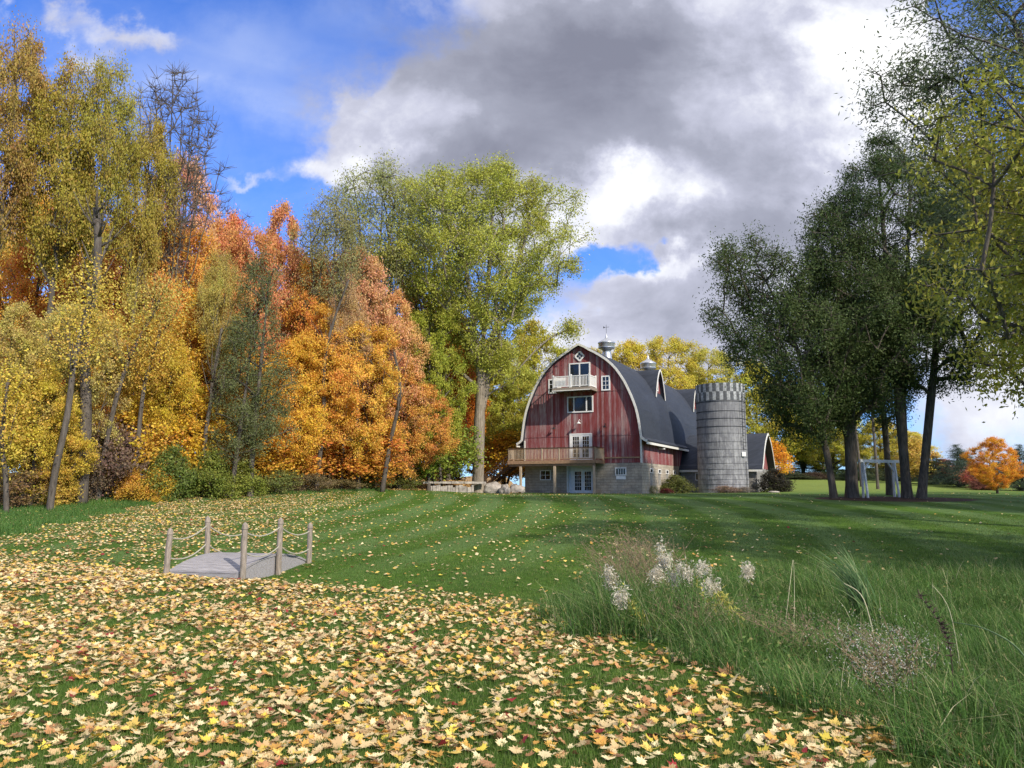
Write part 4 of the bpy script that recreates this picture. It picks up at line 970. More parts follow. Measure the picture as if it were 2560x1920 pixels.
# wing
def wing():
    Lx = 7.36; y0 = 14.0; y1 = 23.0; ez = 2.42
    m = MB(); m.box(.02, Lx, y0, y0+.3, -.6, ez); m.box(Lx-.3, Lx-.001, y0+.3, y1, -.6, ez); m.box(.02, Lx, y1, y1+.3, -.6, ez); m.build('wing_wall', M['wingblock'], barn)
    yc = 18.5; hw = 4.5; gp = [(0, 5.9), (1.0, 5.55), (2.1, 4.95), (3.1, 4.15), (3.9, 3.3), (4.4, 2.7), (4.5, ez)]
    g = MB(); prev = None
    for h, z in gp:
        if prev: g.add([(Lx, yc-prev[0], prev[1]), (Lx, yc+prev[0], prev[1]), (Lx, yc+h, z), (Lx, yc-h, z)], [(0, 3, 2, 1)])
        prev = (h, z)
    g.build('wing_siding', M['red'], barn)
    pl = [(yc-4.95, 2.22), (yc-4.7, 2.55)]+[(yc-h, z+.03) for h, z in gp[::-1][1:]]+[(yc+h, z+.03) for h, z in gp[1:-1]]+[(yc+4.7, 2.55), (yc+4.95, 2.22)]
    def shell(x0, x1, th, grow=0):
        mm = MB(); n = len(pl); vs = []
        for i, (y, z) in enumerate(pl):
            a = pl[max(i-1, 0)]; b = pl[min(i+1, n-1)]; t = Vector((b[0]-a[0], b[1]-a[1])).normalized(); ny_, nz = -t.y, t.x
            vs += [(x0, y-ny_*grow, z-nz*grow), (x0, y+ny_*th, z+nz*th), (x1, y-ny_*grow, z-nz*grow), (x1, y+ny_*th, z+nz*th)]
        fs = []
        for i in range(n-1):
            a = i*4; b = a+4; fs += [(a, a+1, b+1, b), (a+2, b+2, b+3, a+3), (a+1, a+3, b+3, b+1), (a, b, b+2, a+2)]
        fs += [(0, 2, 3, 1), ((n-1)*4, (n-1)*4+1, (n-1)*4+3, (n-1)*4+2)]
        mm.add(vs, fs); return mm
    rf = shell(-.3, Lx+.7, .14).build('wing_roof', M['shingle'], barn)
    shell(Lx+.703, Lx+.76, .16, .06).build('rake_trim', M['trim'], rf)
    MB().box(.02, Lx+.72, yc-5.02, yc-4.96, 2.06, 2.28).build('fascia_board', M['trim'], rf)
    window('basement_window', 1.55, 3.15, 1.28, 1.92, y0, barn, bars=([.333, .666], [], .08), fr=.06)
    MB().box(Lx-1.0, Lx+.08, y0-.07, y0-.002, -.5, 2.2).build('corner_pilaster', M['wingblock'], barn)
    MB().box(Lx-1.9, Lx-1.15, y0-.05, y0-.003, -.4, 1.95).build('side_door', M['greywood'], barn)
wing()

# ------------------------------------------------------------------ silo
SX, SY = 20.15, 74.2; sz = .98; SR = 2.32; SH = 10.45
silo = thing('silo', 'round grey concrete stave silo with a white and dark checkered rim', 'silo', (SX, SY, sz))
m = MB(); m.lathe([(SR*1.02, -.5), (SR*1.01, 1.5), (SR, 4), (SR*.985, SH-1.62)], 56); m.build('wall', M['silo'], silo, True)
mw = simple('pale_stave_paint', (.38, .39, .39), .85, .35, 5); md = simple('dark_stave', (.11, .115, .12), .85, .35, 5)
for row in range(2):
    za = SH-1.62+row*.81; NSG = 44
    for k in range(NSG):
        q = MB(); a0 = 2*math.pi*k/NSG; a1 = 2*math.pi*(k+1)/NSG-.006; am = (a0+a1)/2; ro = SR*.99+.02; ri = ro-.14; vs = []
        for zz in (za, za+.806):
            for (a, r) in ((a0, ro), (am, ro*1.001), (a1, ro), (a1, ri), (a0, ri)): vs.append((r*math.cos(a), r*math.sin(a), zz))
        q.add(vs, [(0, 1, 6, 5), (1, 2, 7, 6), (2, 3, 8, 7), (3, 4, 9, 8), (4, 0, 5, 9), (5, 6, 7, 8, 9), (4, 3, 2, 1, 0)])
        q.build('checker_stave', mw if (k+row) % 2 else md, silo)
h = MB()
for zz in [.5, .95, 1.4, 1.85, 2.35, 2.9, 3.5, 4.2, 4.9, 5.7, 6.35, 7.1, 7.8, 8.72]:
    rr = SR*(1.02-.035*zz/9)+.012; tk = .022 if zz > 6 else .014
    tk = .022 if zz > 6 else .007
    h.lathe([(rr-.02, zz-tk), (rr+tk, zz-tk), (rr+tk, zz+tk), (rr-.02, zz+tk)], 56)
h.build('hoop', M['darkmetal'], silo)
aa = math.radians(-52); ca, sa = math.cos(aa), math.sin(aa)
l = MB(); R1 = SR+.22; tx, ty = -sa, ca
for sgn in (-.2, .2): l.tube([(ca*R1+tx*sgn, sa*R1+ty*sgn, 4.1), (ca*R1+tx*sgn, sa*R1+ty*sgn, 9.4)], .022, 5)
for k in range(17): z = 4.2+k*.31; l.tube([(ca*R1-tx*.2, sa*R1-ty*.2, z), (ca*R1+tx*.2, sa*R1+ty*.2, z)], .014, 4)
for k in range(5): z = 4.3+k*1.2; l.tube([(ca*SR, sa*SR, z), (ca*R1, sa*R1, z)], .02, 4)
l.build('ladder', M['darkmetal'], silo)
aa2 = math.radians(-44); l = MB(); l.tube([(math.cos(aa2)*(SR+.12), math.sin(aa2)*(SR+.12), -.2), (math.cos(aa2)*(SR+.12), math.sin(aa2)*(SR+.12), 3.1)], .03, 6); l.build('pipe', M['darkmetal'], silo)
l = MB(); l.box(ca*SR-.15, ca*SR+.2, sa*SR-.25, sa*SR+.1, 3.55, 3.95); l.build('hatch', M['white'], silo)

# ------------------------------------------------------------------ shrubs and small things by the barn
def bush_at(pr, label, px, d, top, hw, col, name='shrub'):
    return tree_px(pr, name, label, 'shrub', px, d, top, hw, col)
bush_at('bush1', 'rounded olive-green shrub against the barn side foundation', 1690, 71.5, 1192, 46, (.17, .19, .05))
bush_at('bush1', 'large dark purplish-green shrub at the right corner of the barn wing', 1935, 74, 1176, 44, (.055, .05, .035))
bush_at('bush2', 'low red-flowered plant at the left foot of the olive shrub', 1667, 69, 1222, 14, (.30, .06, .05), 'flower_plant')
bush_at('bush2', 'small green and white plant below the narrow foundation windows', 1628, 68.5, 1215, 14, (.40, .40, .22), 'flower_plant')
bush_at('bush2', 'brown and white faded perennials in front of the silo', 1815, 71.0, 1216, 34, (.36, .25, .18), 'flower_plant')
bush_at('bush2', 'grey dried perennials right of the silo foot', 1858, 71.5, 1218, 26, (.30, .26, .22), 'flower_plant')
def rock(label, px, py, d, sx, sy, sz_, seed, name='boulder', rz=0, m_='stone'):
    rng = random.Random(seed); import bmesh
    bm = bmesh.new(); bmesh.ops.create_icosphere(bm, subdivisions=3, radius=1)
    from mathutils import noise as mn
    for v in bm.verts:
        n = mn.noise(v.co*1.3+Vector((seed, 0, 0)))*.35+mn.noise(v.co*3.5+Vector((0, seed, 0)))*.10
        v.co *= 1+n; v.co.x *= sx; v.co.y *= sy; v.co.z *= sz_
    me = bpy.data.meshes.new(name); bm.to_mesh(me); bm.free(); me.materials.append(M[m_])
    p = P(px, py, d); o = link(name, me); o.location = (p.x, p.y, G(p.x, p.y)+sz_*.55); o.rotation_euler = (0, 0, rz)
    tag(o, label, 'boulder' if name == 'boulder' else 'stone')
rock('largest grey boulder right of the cottonwood foot', 1232, 1212, 66, .95, .6, .62, 3)
rock('pale upright boulder between the large boulder and the stairs', 1262, 1218, 65, .42, .4, .50, 5)
rock('dark boulder in the shade below the deck stairs', 1290, 1220, 67, .75, .5, .5, 9)
rock('flat pale stone on the lawn edge below the dark shrub', 1935, 1240, 71, .55, .25, .10, 12, 'flat_stone')
def stone_wall():
    a = P(1075, 1215, 63); b = P(1185, 1222, 64.5); rng = random.Random(3)
    t = thing('stone_wall', 'low dry-stone retaining wall with pale cap stones left of the cottonwood', 'wall', (a.x, a.y, G(a.x, a.y)-.05), math.atan2(b.y-a.y, b.x-a.x))
    L = (b-a).length; x = 0
    while x < L:
        w = rng.uniform(.16, .42); hh = rng.uniform(.30, .52); m = MB(); m.box(x, x+w-.03, rng.uniform(-.05, .05), .3, -.1, hh)
        m.build('upright_stone', M['stone'], t); x += w
    x = -.6
    while x < L+.3:
        w = rng.uniform(.5, 1.1); m = MB(); m.box(x, x+w-.04, rng.uniform(-.12, -.02), .5, .605, .605+rng.uniform(.13, .2)); m.build('cap_stone', M['stone'], t); x += w
stone_wall()

# ------------------------------------------------------------------ arbor (white swing frame)
def arbor():
    A = P(2165, 1251, 46.5); B = P(2243, 1246, 47.6); za = G(A.x, A.y); t = thing('swing_frame', 'white timber swing frame standing between the dark willows', 'swing frame', (A.x, A.y, za))
    d = Vector((B.x-A.x, B.y-A.y, 0)); L = d.length; dn = d/L; pn = Vector((-dn.y, dn.x, 0)); H = 2.12
    for e, o in ((0, Vector((0, 0, 0))), (1, d)):
        inn = dn*(.1 if e == 0 else -.1)
        top = o+Vector((0, 0, H))+(-dn*.12 if e else -dn*.10)
        for sgn in (-1, 1):
            MB().beam(o+pn*.17*sgn+Vector((0, 0, -.1)), top+pn*.06*sgn, .10, .10, pn).build('leg', M['white'], t)
        k = dn if e == 0 else -dn
        MB().beam(top-Vector((0, 0, .55)), top+k*.5-Vector((0, 0, .03)), .08, .08, pn).build('brace', M['white'], t)
    MB().beam(-dn*.35+Vector((0, 0, H+.07)), d+dn*.35+Vector((0, 0, H+.07)), .14, .18).build('beam', M['white'], t)
arbor()

# ------------------------------------------------------------------ footbridge
def bridge():
    O = Vector((-6.86, 15.85, 0)); e1 = Vector((.974, -.228, 0)); e2 = Vector((.228, .974, 0)); W = 1.54; L = 2.7
    t = thing('footbridge', 'small arched grey plank footbridge with rope-hung posts on the leafy lawn', 'footbridge', (O.x, O.y, 0), math.atan2(e1.y, e1.x))
    ze = -.03; 
    def arc(s): return ze+.23*(1-(2*s/L-1)**2)
    n = 19
    for i in range(n):
        s0 = L*i/n+.008; s1 = L*(i+1)/n-.008; m = MB(); z0, z1 = arc(s0), arc(s1)
        m.add([(-.02, s0, z0), (W+.02, s0, z0), (W+.02, s1, z1), (-.02, s1, z1), (-.02, s0, z0-.04), (W+.02, s0, z0-.04), (W+.02, s1, z1-.04), (-.02, s1, z1-.04)], [(0, 1, 2, 3), (7, 6, 5, 4), (0, 4, 5, 1), (1, 5, 6, 2), (2, 6, 7, 3), (3, 7, 4, 0)])
        m.build('deck_plank', M['plank'], t)
    for s0 in (-.03, L-.01):
        MB().box(.061, W-.061, s0, s0+.04, -.4, ze-.045).build('end_board', M['plank'], t)
    for xx in (.0, W-.06):
        m = MB(); K = 16
        for i in range(K):
            s0 = L*i/K; s1 = L*(i+1)/K; m.add([(xx, s0, arc(s0)-.045), (xx+.06, s0, arc(s0)-.045), (xx+.06, s1, arc(s1)-.045), (xx, s1, arc(s1)-.045), (xx, s0, -.35), (xx+.06, s0, -.35), (xx+.06, s1, -.35), (xx, s1, -.35)], [(0, 1, 2, 3), (0, 4, 5, 1), (1, 5, 6, 2), (2, 6, 7, 3), (3, 7, 4, 0)])
        m.build('side_beam', M['plank'], t)
    tops = {}
    spec = [(0, 0, .79), (0, 1, .98), (0, 2, .72), (1, 0, .92), (1, 1, .96), (1, 2, .80)]
    rng = random.Random(2)
    for side, k, h in spec:
        x = -.09 if side == 0 else W+.09; s = (0.0, L*.5, L)[k]; r = .058
        lx, ly = rng.uniform(-.03, .03), rng.uniform(-.02, .02)
        m = MB(); m.tube([(x, s, -.35), (x+lx*.5, s+ly*.5, h*.5), (x+lx, s+ly, h-.13)], [r*1.05, r, r*.93], 12); p = m.build('post', M['greywood'], t, False)
        c = MB(); cz = h-.13; c.tube([(x+lx, s+ly, cz+.002), (x+lx, s+ly, cz+.015), (x+lx, s+ly, cz+.10), (x+lx, s+ly, cz+.14)], [r*1.05, r*1.12, r*.85, r*.2], 12); c.build('post_cap', M['greywood'], p)
        tops[(side, k)] = Vector((x+lx, s+ly, h))
    for side in (0, 1):
        for k in (0, 1):
            for lv, (dz, sag) in enumerate(((.18, .13), (.58, .14))):
                a = tops[(side, k)]-Vector((0, 0, dz)); b = tops[(side, k+1)]-Vector((0, 0, dz)); m = MB()
                pts = []
                for i in range(13):
                    q = i/12; p = a.lerp(b, q); p.z -= sag*4*q*(1-q); pts.append(p)
                m.tube(pts, .014, 6); m.build('rope', M['rope'], t)
bridge()

# ------------------------------------------------------------------ fallen leaves
MAPLE = np.array([(0, -.5), (.04, -.28), (.30, -.36), (.24, -.22), (.52, -.08), (.40, .0), (.50, .22), (.28, .16), (.24, .24), (.12, .20), (.16, .38), (.08, .34), (0, .56),
                  (-.08, .34), (-.16, .38), (-.12, .20), (-.24, .24), (-.28, .16), (-.50, .22), (-.40, .0), (-.52, -.08), (-.24, -.22), (-.30, -.36), (-.04, -.28)])
HEX = np.array([(0, -.45), (.42, -.18), (.30, .12), (.05, .5), (-.2, .2), (-.45, .1), (-.35, -.2)])
def density(x, y):
    """fallen leaves per square metre"""
    bx = np.interp(y, [3, 4.5, 5.8, 8.1, 11, 12.9, 18, 24], [3.3, 2.7, 2.3, 1.6, .6, -2.2, -11, -18])
    d = bx-x; near = 235*ss((d+3.2)/6.6)
    near = near*np.where(y < 14, 1, 1-.75*ss((y-14)/4))
    left = 62*ss((-3.0-x-(y-18)*.14)/7.)*ss((y-11)/5.)
    mid = 8.0*ss((12-x)/10.)*ss((y-9)/3.)*np.clip(1.3-.02*y, .35, 1)
    right = .8
    edge = 16*np.where((y < 9) & (x > bx), np.exp(-(x-bx)/.8), 0)
    return near+left+mid+right+edge
rng = np.random.default_rng(77)
def inview(x, y): return np.abs(x) < .70*y+.5
Ncand = 1500000
yy = rng.uniform(3.2, 62, Ncand); xx = rng.uniform(-1, 1, Ncand)*(.70*yy+.5)
area = 58.8*2*(.70*yy+.5)/Ncand   # m2 each candidate stands for
nv = np.sin(xx*2.1+np.sin(yy*1.7))*np.sin(yy*2.3+1.3*np.sin(xx*1.9))+.5*np.sin(xx*5.3+yy*3.1)*np.sin(yy*6.1-xx*2.2)
clump = np.clip(1+.75*nv, .12, 2)
wv = woods_d(xx, yy)
keep = rng.random(Ncand) < density(xx, yy)*clump*area
keep &= wv < 1.0
keep &= ~((xx > 9) & (yy > 62))
keep &= ~((xx < -15.2-(yy-23)*.20+.4*np.sin(yy*1.3)) & (yy > 19) & (rng.random(Ncand) > .12))
lx, ly = xx[keep], yy[keep]
bp = np.array([-7.08, 15.9]); qx = (lx-bp[0])*.974+(ly-bp[1])*-.228; qy = (lx-bp[0])*.228+(ly-bp[1])*.974
onb = (qx > -.1) & (qx < 1.86) & (qy > 0) & (qy < 2.7); onb &= rng.random(len(lx)) > .10; lx, ly = lx[~onb], ly[~onb]
tallpoly = np.array([(.5, 10.6), (1.2, 15), (4.2, 15.8), (13, 18.5), (16, 12), (9, 3.2), (3.4, 3.6), (2.9, 4.6), (2.4, 5.8), (1.6, 7.2)])
def inpoly(x, y, poly):
    r = np.zeros(len(x), bool); n = len(poly); j = n-1
    for i in range(n):
        xi, yi = poly[i]; xj, yj = poly[j]
        c = ((yi > y) != (yj > y)) & (x < (xj-xi)*(y-yi)/(yj-yi+1e-9)+xi); r ^= c; j = i
    return r
inm = inpoly(lx-.35, ly, tallpoly); k2 = ~inm | (rng.random(len(lx)) < .04); lx, ly = lx[k2], ly[k2]
order = np.argsort(np.hypot(lx, ly)); lx, ly = lx[order], ly[order]
vis = (np.abs(lx) < .655*ly) & (ly > 4.15); first = np.where(vis)[0][:300]
single = np.zeros(len(lx), bool); single[first] = True
# individual nearest leaves
protos = []
for k in range(10):
    r = np.random.default_rng(200+k); V = [(0, 0, 0)]; s = 1
    c1, c2, c3 = r.uniform(-.3, .5), r.uniform(-.3, .5), r.uniform(-.35, .35)
    def zf(a, b): return c1*a*a+c2*b*b+c3*a*b+.05*np.sin(9*a+k)
    mid = MAPLE*.45; out = MAPLE*r.uniform(.92, 1.08, (len(MAPLE), 1))
    V += [(a, b, zf(a, b)) for a, b in mid]+[(a, b, zf(a, b)) for a, b in out]; n = len(MAPLE)
    fs = [(0, 1+i, 1+(i+1) % n) for i in range(n)]+[(1+i, 1+n+i, 1+n+(i+1) % n, 1+(i+1) % n) for i in range(n)]
    b = len(V); V += [(-.012, -.45, zf(0, -.45)), (.012, -.45, zf(0, -.45)), (.10, -.95, .06), (.085, -.95, .06)]; fs.append((b, b+1, b+2, b+3))
    me = bpy.data.meshes.new('maple_leaf'); me.from_pydata(V, [], fs); me.update(); me.materials.append(M['oneleaf']); protos.append(me)
cnames = ['tan', 'cream', 'dull tan-brown', 'yellow', 'orange', 'russet', 'bright yellow', 'brown', 'dark red']
cuts = [s[0] for s in LEAFCOL]+[1.01]
for i in np.where(single)[0]:
    v = rng.random(); ci = max(k for k in range(9) if v >= cuts[k]); col = LEAFCOL[ci][1]; f = rng.uniform(.85, 1.12)
    o = link('fallen_leaf', protos[rng.integers(10)]); s = rng.uniform(.05, .102)
    o.location = (lx[i], ly[i], G(lx[i], ly[i])+.018+rng.uniform(0, .02)); o.rotation_euler = (rng.normal(0, .28), rng.normal(0, .28), rng.uniform(0, 6.28)); o.scale = (s, s, s)
    o.color = (min(1, col[0]*f), min(1, col[1]*f), min(1, col[2]*f), 1)
    tag(o, '%s fallen maple leaf lying on the grass at the bottom of the photo' % cnames[ci], 'leaf', '%s maple leaves in the foreground' % cnames[ci])
def leaf_field(lx, ly, tmpl, mn, mx, seed, z0=.03, tilt=.3, curl=.8):
    r = np.random.default_rng(seed); N = len(lx); K = len(tmpl)
    s = r.uniform(mn, mx, N); yaw = r.uniform(0, 6.283, N); tx = r.normal(0, tilt, N); ty = r.normal(0, tilt, N)
    c1 = r.uniform(-.3, curl, N); c2 = r.uniform(-.3, curl, N)
    tp = np.vstack([[0, 0], tmpl]); a = tp[None, :, 0]*np.ones((N, 1)); b = tp[None, :, 1]*np.ones((N, 1))
    z = c1[:, None]*a*a+c2[:, None]*b*b+tx[:, None]*a+ty[:, None]*b
    x = a*np.cos(yaw)[:, None]-b*np.sin(yaw)[:, None]; y = a*np.sin(yaw)[:, None]+b*np.cos(yaw)[:, None]
    zz = gz(lx, ly)+z0+r.uniform(0, .02, N)
    V = np.stack([lx[:, None]+x*s[:, None], ly[:, None]+y*s[:, None], zz[:, None]+z*s[:, None]], -1).reshape(-1, 3)
    k = np.arange(K); f = np.stack([np.zeros(K, int), 1+k, 1+(k+1) % K], 1); Fq = (np.arange(N)*(K+1))[:, None, None]+f[None]
    return V, Fq.reshape(-1, 3), np.repeat(r.random(N), K+1), np.repeat(r.random(N), K+1)
rest = ~single; nr = rest & (ly < 13); fr_ = rest & (ly >= 13)
A = leaf_field(lx[nr], ly[nr], MAPLE, .042, .095, 5, .014); B = leaf_field(lx[fr_], ly[fr_], HEX, .06, .11, 6, .03, .25, .5)
o = link('leaf_litter', np_mesh('leaf_litter', np.vstack([A[0], B[0]]), np.vstack([A[1], B[1]+len(A[0])]), 3, M['fallen'], {'rnd': np.r_[A[2], B[2]], 'rnd2': np.r_[A[3], B[3]]}))
tag(o, 'carpet of cream, yellow and orange fallen leaves over the lawn', 'fallen leaves', kind='stuff')
# woodland floor litter beside the cottonwood and barn
n = 14000; x = rng.uniform(-14, 1.5, n); y = rng.uniform(58, 78, n); k = (woods_d(x, y) > -.5) | ((y > 66.0) & (x < .8)); x, y = x[k], y[k]
A = leaf_field(x, y, HEX, .12, .22, 9, .03); o = link('woodland_litter', np_mesh('woodland_litter', A[0], A[1], 3, M['litter'], {'rnd': A[2], 'rnd2': A[3]}))
tag(o, 'tan leaf litter on the bank around the cottonwood', 'fallen leaves', kind='stuff')

# ------------------------------------------------------------------ grass
def blades(x, y, h, w, seed, lean=.35, segs=1, wind=(0, 0), hf=None):
    r = np.random.default_rng(seed); N = len(x); z = gz(x, y)-.01
    h = h*r.uniform(.5, 1.25, N); w = w*r.uniform(.6, 1.3, N); yaw = r.uniform(0, 6.283, N)
    la = r.uniform(0, 6.283, N); lm = np.abs(r.normal(0, lean, N))
    lxv = lm*np.cos(la)+wind[0]; lyv = lm*np.sin(la)+wind[1]
    px, py = np.cos(yaw)*w/2, np.sin(yaw)*w/2
    r1 = r.random(N); r2 = r.random(N)
    if segs == 1:
        V = np.stack([np.stack([x-px, y-py, z], -1), np.stack([x+px, y+py, z], -1), np.stack([x+lxv*h, y+lyv*h, z+h], -1)], 1)
        return V.reshape(-1, 3), np.arange(3*N).reshape(N, 3), np.repeat(r1, 3), np.repeat(r2, 3)
    rows = []
    for i in range(segs+1):
        t = i/segs; k = 1-t**1.5*.9 if i < segs else .04; dz = h*(t-.28*t*t*np.minimum(1.6, np.hypot(lxv, lyv))); bx = lxv*h*t*t; by = lyv*h*t*t
        rows.append(np.stack([x-px*k+bx, y-py*k+by, z+dz], -1)); rows.append(np.stack([x+px*k+bx, y+py*k+by, z+dz], -1))
    V = np.stack(rows, 1); K = 2*(segs+1); f = np.array([(2*i, 2*i+1, 2*i+3, 2*i+2) for i in range(segs)])
    return V.reshape(-1, 3), ((np.arange(N)*K)[:, None, None]+f[None]).reshape(-1, 4), np.repeat(r1, K), np.repeat(r2, K)
rg = np.random.default_rng(9)
N = 520000; y = 3.4*np.exp(rg.random(N)*math.log(34/3.4)); x = rg.uniform(-1, 1, N)*(.72*y+.3)
k = ~inpoly(x, y, tallpoly); x, y = x[k], y[k]; qx = (x+7.08)*.974-(y-15.9)*.228; qy = (x+7.08)*.228+(y-15.9)*.974; k = ~((qx > -.02) & (qx < 1.8) & (qy > 0) & (qy < 2.7)); x, y = x[k], y[k]
V, Fq, r1, r2 = blades(x, y, .05, .006+.0004*y, 1, .45)
o = link('lawn_grass', np_mesh('lawn_grass', V, Fq, 3, M['blade'], {'rnd': r1, 'rnd2': r2})); tag(o, 'short mown lawn grass between the fallen leaves', 'grass', kind='stuff')
# tall meadow grass on the right
N = 260000; x = rg.uniform(.3, 16.5, N); y = 3.0*np.exp(rg.random(N)*math.log(19/3.)); wob = .35*np.sin(x*3.1)+.25*np.sin(y*4.3)
k = inpoly(x+wob*.5, y+wob, tallpoly) & (np.abs(x) < .75*y+.6); x, y = x[k], y[k]
hh = .20+.16*(np.sin(x*1.7+y*.9)*np.sin(y*1.3-x*.4)+.6)*ss((17.5-y)/4)
cl = np.sin(x*6.1+2*np.sin(y*3.3))*np.sin(y*7.2+x)+.7*np.sin(x*13+y*9); hh = hh*(1+.42*cl)*(1-.25*ss((x-7)/5))*(1+.9*np.exp(-((x-1.9)/1.6)**2-((y-10.5)/2.2)**2))
V, Fq, r1, r2 = blades(x, y, hh, .008, 2, 1.0, 3, (-.22, -.05))
o = link('meadow_grass', np_mesh('meadow_grass', V, Fq, 4, M['tallblade'], {'rnd': r1, 'rnd2': r2})); tag(o, 'unmown tall green grass filling the wet strip on the right', 'tall grass', kind='stuff')
N = 60000; x = rg.uniform(.3, 16.5, N); y = 3.0*np.exp(rg.random(N)*math.log(19/3.))
pt = np.sin(x*2.7+1.7*np.sin(y*1.9))*np.sin(y*3.1-x*1.1)+.5*np.sin(x*7+y*5)
k = inpoly(x, y, tallpoly) & (np.abs(x) < .75*y+.6) & (pt > .15); x, y = x[k], y[k]; pt = pt[k]
z = gz(x, y)+rg.uniform(.02, 1, len(x))*(.12+.16*pt)
V, Fq, r1, r2 = leaf_quads(rg, np.stack([x, y, z], -1), np.array([6, 10, -3.]), .05, .022, .2)
o = link('meadow_herbs', np_mesh('meadow_herbs', V, Fq, 4, M['gleaf'], {'rnd': r1, 'rnd2': r2})); tag(o, 'low leafy weeds tangled through the tall grass on the right', 'weeds', kind='stuff')
# long grass strip along the wood on the left
N = 170000; x = rg.uniform(-32, -9, N); y = rg.uniform(19, 58, N); wd = woods_d(x, y)
k = (((wd > -1.8-.6*np.sin(x*.8)) & (y > 40)) | (x < -15.4-(y-23)*.20+.4*np.sin(y*1.3))) & (wd < .8) & (np.abs(x) < .72*y+1); x, y = x[k], y[k]
V, Fq, r1, r2 = blades(x, y, .20, .022, 3, .6, 2)
o = link('verge_grass', np_mesh('verge_grass', V, Fq, 4, M['tallblade'], {'rnd': r1*.8, 'rnd2': r2})); tag(o, 'band of longer green grass along the foot of the wood', 'tall grass', kind='stuff')

# ------------------------------------------------------------------ tall weeds
MW = {'stem': simple('dry_stem', (.26, .19, .11), .8, .3, 20), 'green': simple('green_stem', (.14, .19, .06), .7, .3, 20)}
M['fluff'] = rampmat('seed_fluff', [(0, (.58, .52, .40)), (1, (.86, .80, .66))], .4, .9)
M['yleaf'] = rampmat('yellow_weed_leaf', [(0, (.55, .50, .10)), (.6, (.70, .62, .16)), (1, (.35, .38, .08))], .35)
M['brownfl'] = rampmat('brown_seed_haze', [(0, (.22, .15, .10)), (1, (.36, .27, .19))], .2, .9)
M['greyfl'] = rampmat('grey_seed_heads', [(0, (.50, .47, .40)), (1, (.72, .68, .60))], .3, .9)
M['reed'] = rampmat('reed_blade', [(0, (.06, .12, .045)), (.7, (.10, .18, .065)), (1, (.26, .28, .14))], .3)
def weed(label, name, base, tipoff, h, nst=3, spread=.12, head='fluff', heads=160, hl=.035, hr=(.05, .05, .10), leaves=60, leafm='gleaf', ll=.09, seed=1, stem='stem', branch=0, group=None):
    """base (x, y) world; tipoff lean of the tip in metres"""
    r = np.random.default_rng(seed); x, y = base; t = thing(name, label, 'wild plant', (x, y, G(x, y)-.02), 0, group)
    m = MB(); HV = []; LV = []; 
    for i in range(nst):
        b = np.array([r.normal(0, spread*.5), r.normal(0, spread*.5), 0]); hh = h*r.uniform(.8, 1.05)
        tip = b+np.array([tipoff[0]+r.normal(0, spread), tipoff[1]+r.normal(0, spread), hh])
        pts = [b+(tip-b)*np.array([q**1.6, q**1.6, q]) for q in np.linspace(0, 1, 7)]
        m.tube(pts, [.006-.004*q for q in np.linspace(0, 1, 7)], 5)
        for _ in range(leaves//nst):
            q = r.uniform(.1, .85); p = b+(tip-b)*np.array([q**1.6, q**1.6, q]); LV.append(p+r.normal(0, .03, 3))
        ends = [tip]
        for _ in range(branch):
            q = r.uniform(.35, .9); p = b+(tip-b)*np.array([q**1.6, q**1.6, q]); e = p+np.array([r.normal(0, .12)+tipoff[0]*.1, r.normal(0, .12), r.uniform(.05, .22)])*h; m.tube([p, (p+e)/2+np.array([0, 0, .01]), e], [.0035, .0025, .0015], 4); ends.append(e)
        for e in ends:
            for _ in range(max(1, heads//nst//len(ends))): HV.append(e+r.normal(size=3)*np.array(hr)+np.array([0, 0, -.02]))
    m.build('stem', MW[stem], t)
    def q(C0, L, W, mt, nm, dr=0.):
        C0 = np.array(C0); V, Fq, a, b_ = leaf_quads(r, C0, C0.mean(0)-np.array([0, 0, .3]), L, W, dr); link(nm, np_mesh(nm, V, Fq, 4, M[mt], {'rnd': a, 'rnd2': b_}), t)
    if HV: q(HV, hl, hl*.28, head, 'seed_head', -.2)
    if LV: q(LV, ll, ll*.28, leafm, 'leaf')
    return t
def wp(px, py, d):
    u, v = uv(px, py); return (u*d, d), CAMZ+v*d
gr_ = 'fluffy goldenrods in the tall grass'
gold = [(1531, 1421, 9.6, 1, 'white-headed goldenrod furthest left, above the dark grass tuft'),
        (1661, 1387, 10.2, 3, 'fluffy grey-white goldenrod in the middle of the brown weeds'),
        (1690, 1418, 10.0, 4, 'wide grey-white goldenrod head right of the brown weeds'),
        (1727, 1416, 9.8, 2, 'bushy white goldenrod head left of the yellow stalk'),
        (1753, 1397, 10.4, 5, 'small round white goldenrod head, highest in the clump'),
        (1772, 1444, 9.4, 6, 'white-topped goldenrod with bright yellow leaves down its stalk'),
        (1878, 1412, 10.3, 7, 'lone white goldenrod head standing right of the clump'),
        (1558, 1472, 9.2, 8, 'low pale goldenrod head left of the dark grass'),
        (1646, 1357, 10.8, 9, 'thin wispy goldenrod tip rising behind the others'),
        (1640, 1425, 9.9, 10, 'narrow grey goldenrod head left of the middle ones')]
for px, py, d, sd_, lab in gold:
    (x, y), z = wp(px, py, d); yl = sd_ == 6; lean_ = -.32 if sd_ not in (7,) else -.12
    h = z-G(x-lean_, y)-.02
    weed(lab, 'goldenrod', (x-lean_, y-.15), (lean_, .1), h, 2 if sd_ in (5, 7, 9) else 3, .045, 'fluff', {9: 120, 5: 220}.get(sd_, 420), .050, (.032, .032, .05), 240 if yl else 90, 'yleaf' if (yl or sd_ in (1, 2, 8)) else 'gleaf', .085, sd_, 'green', 0, gr_)
gb = 'dry brown weeds in the tall grass'
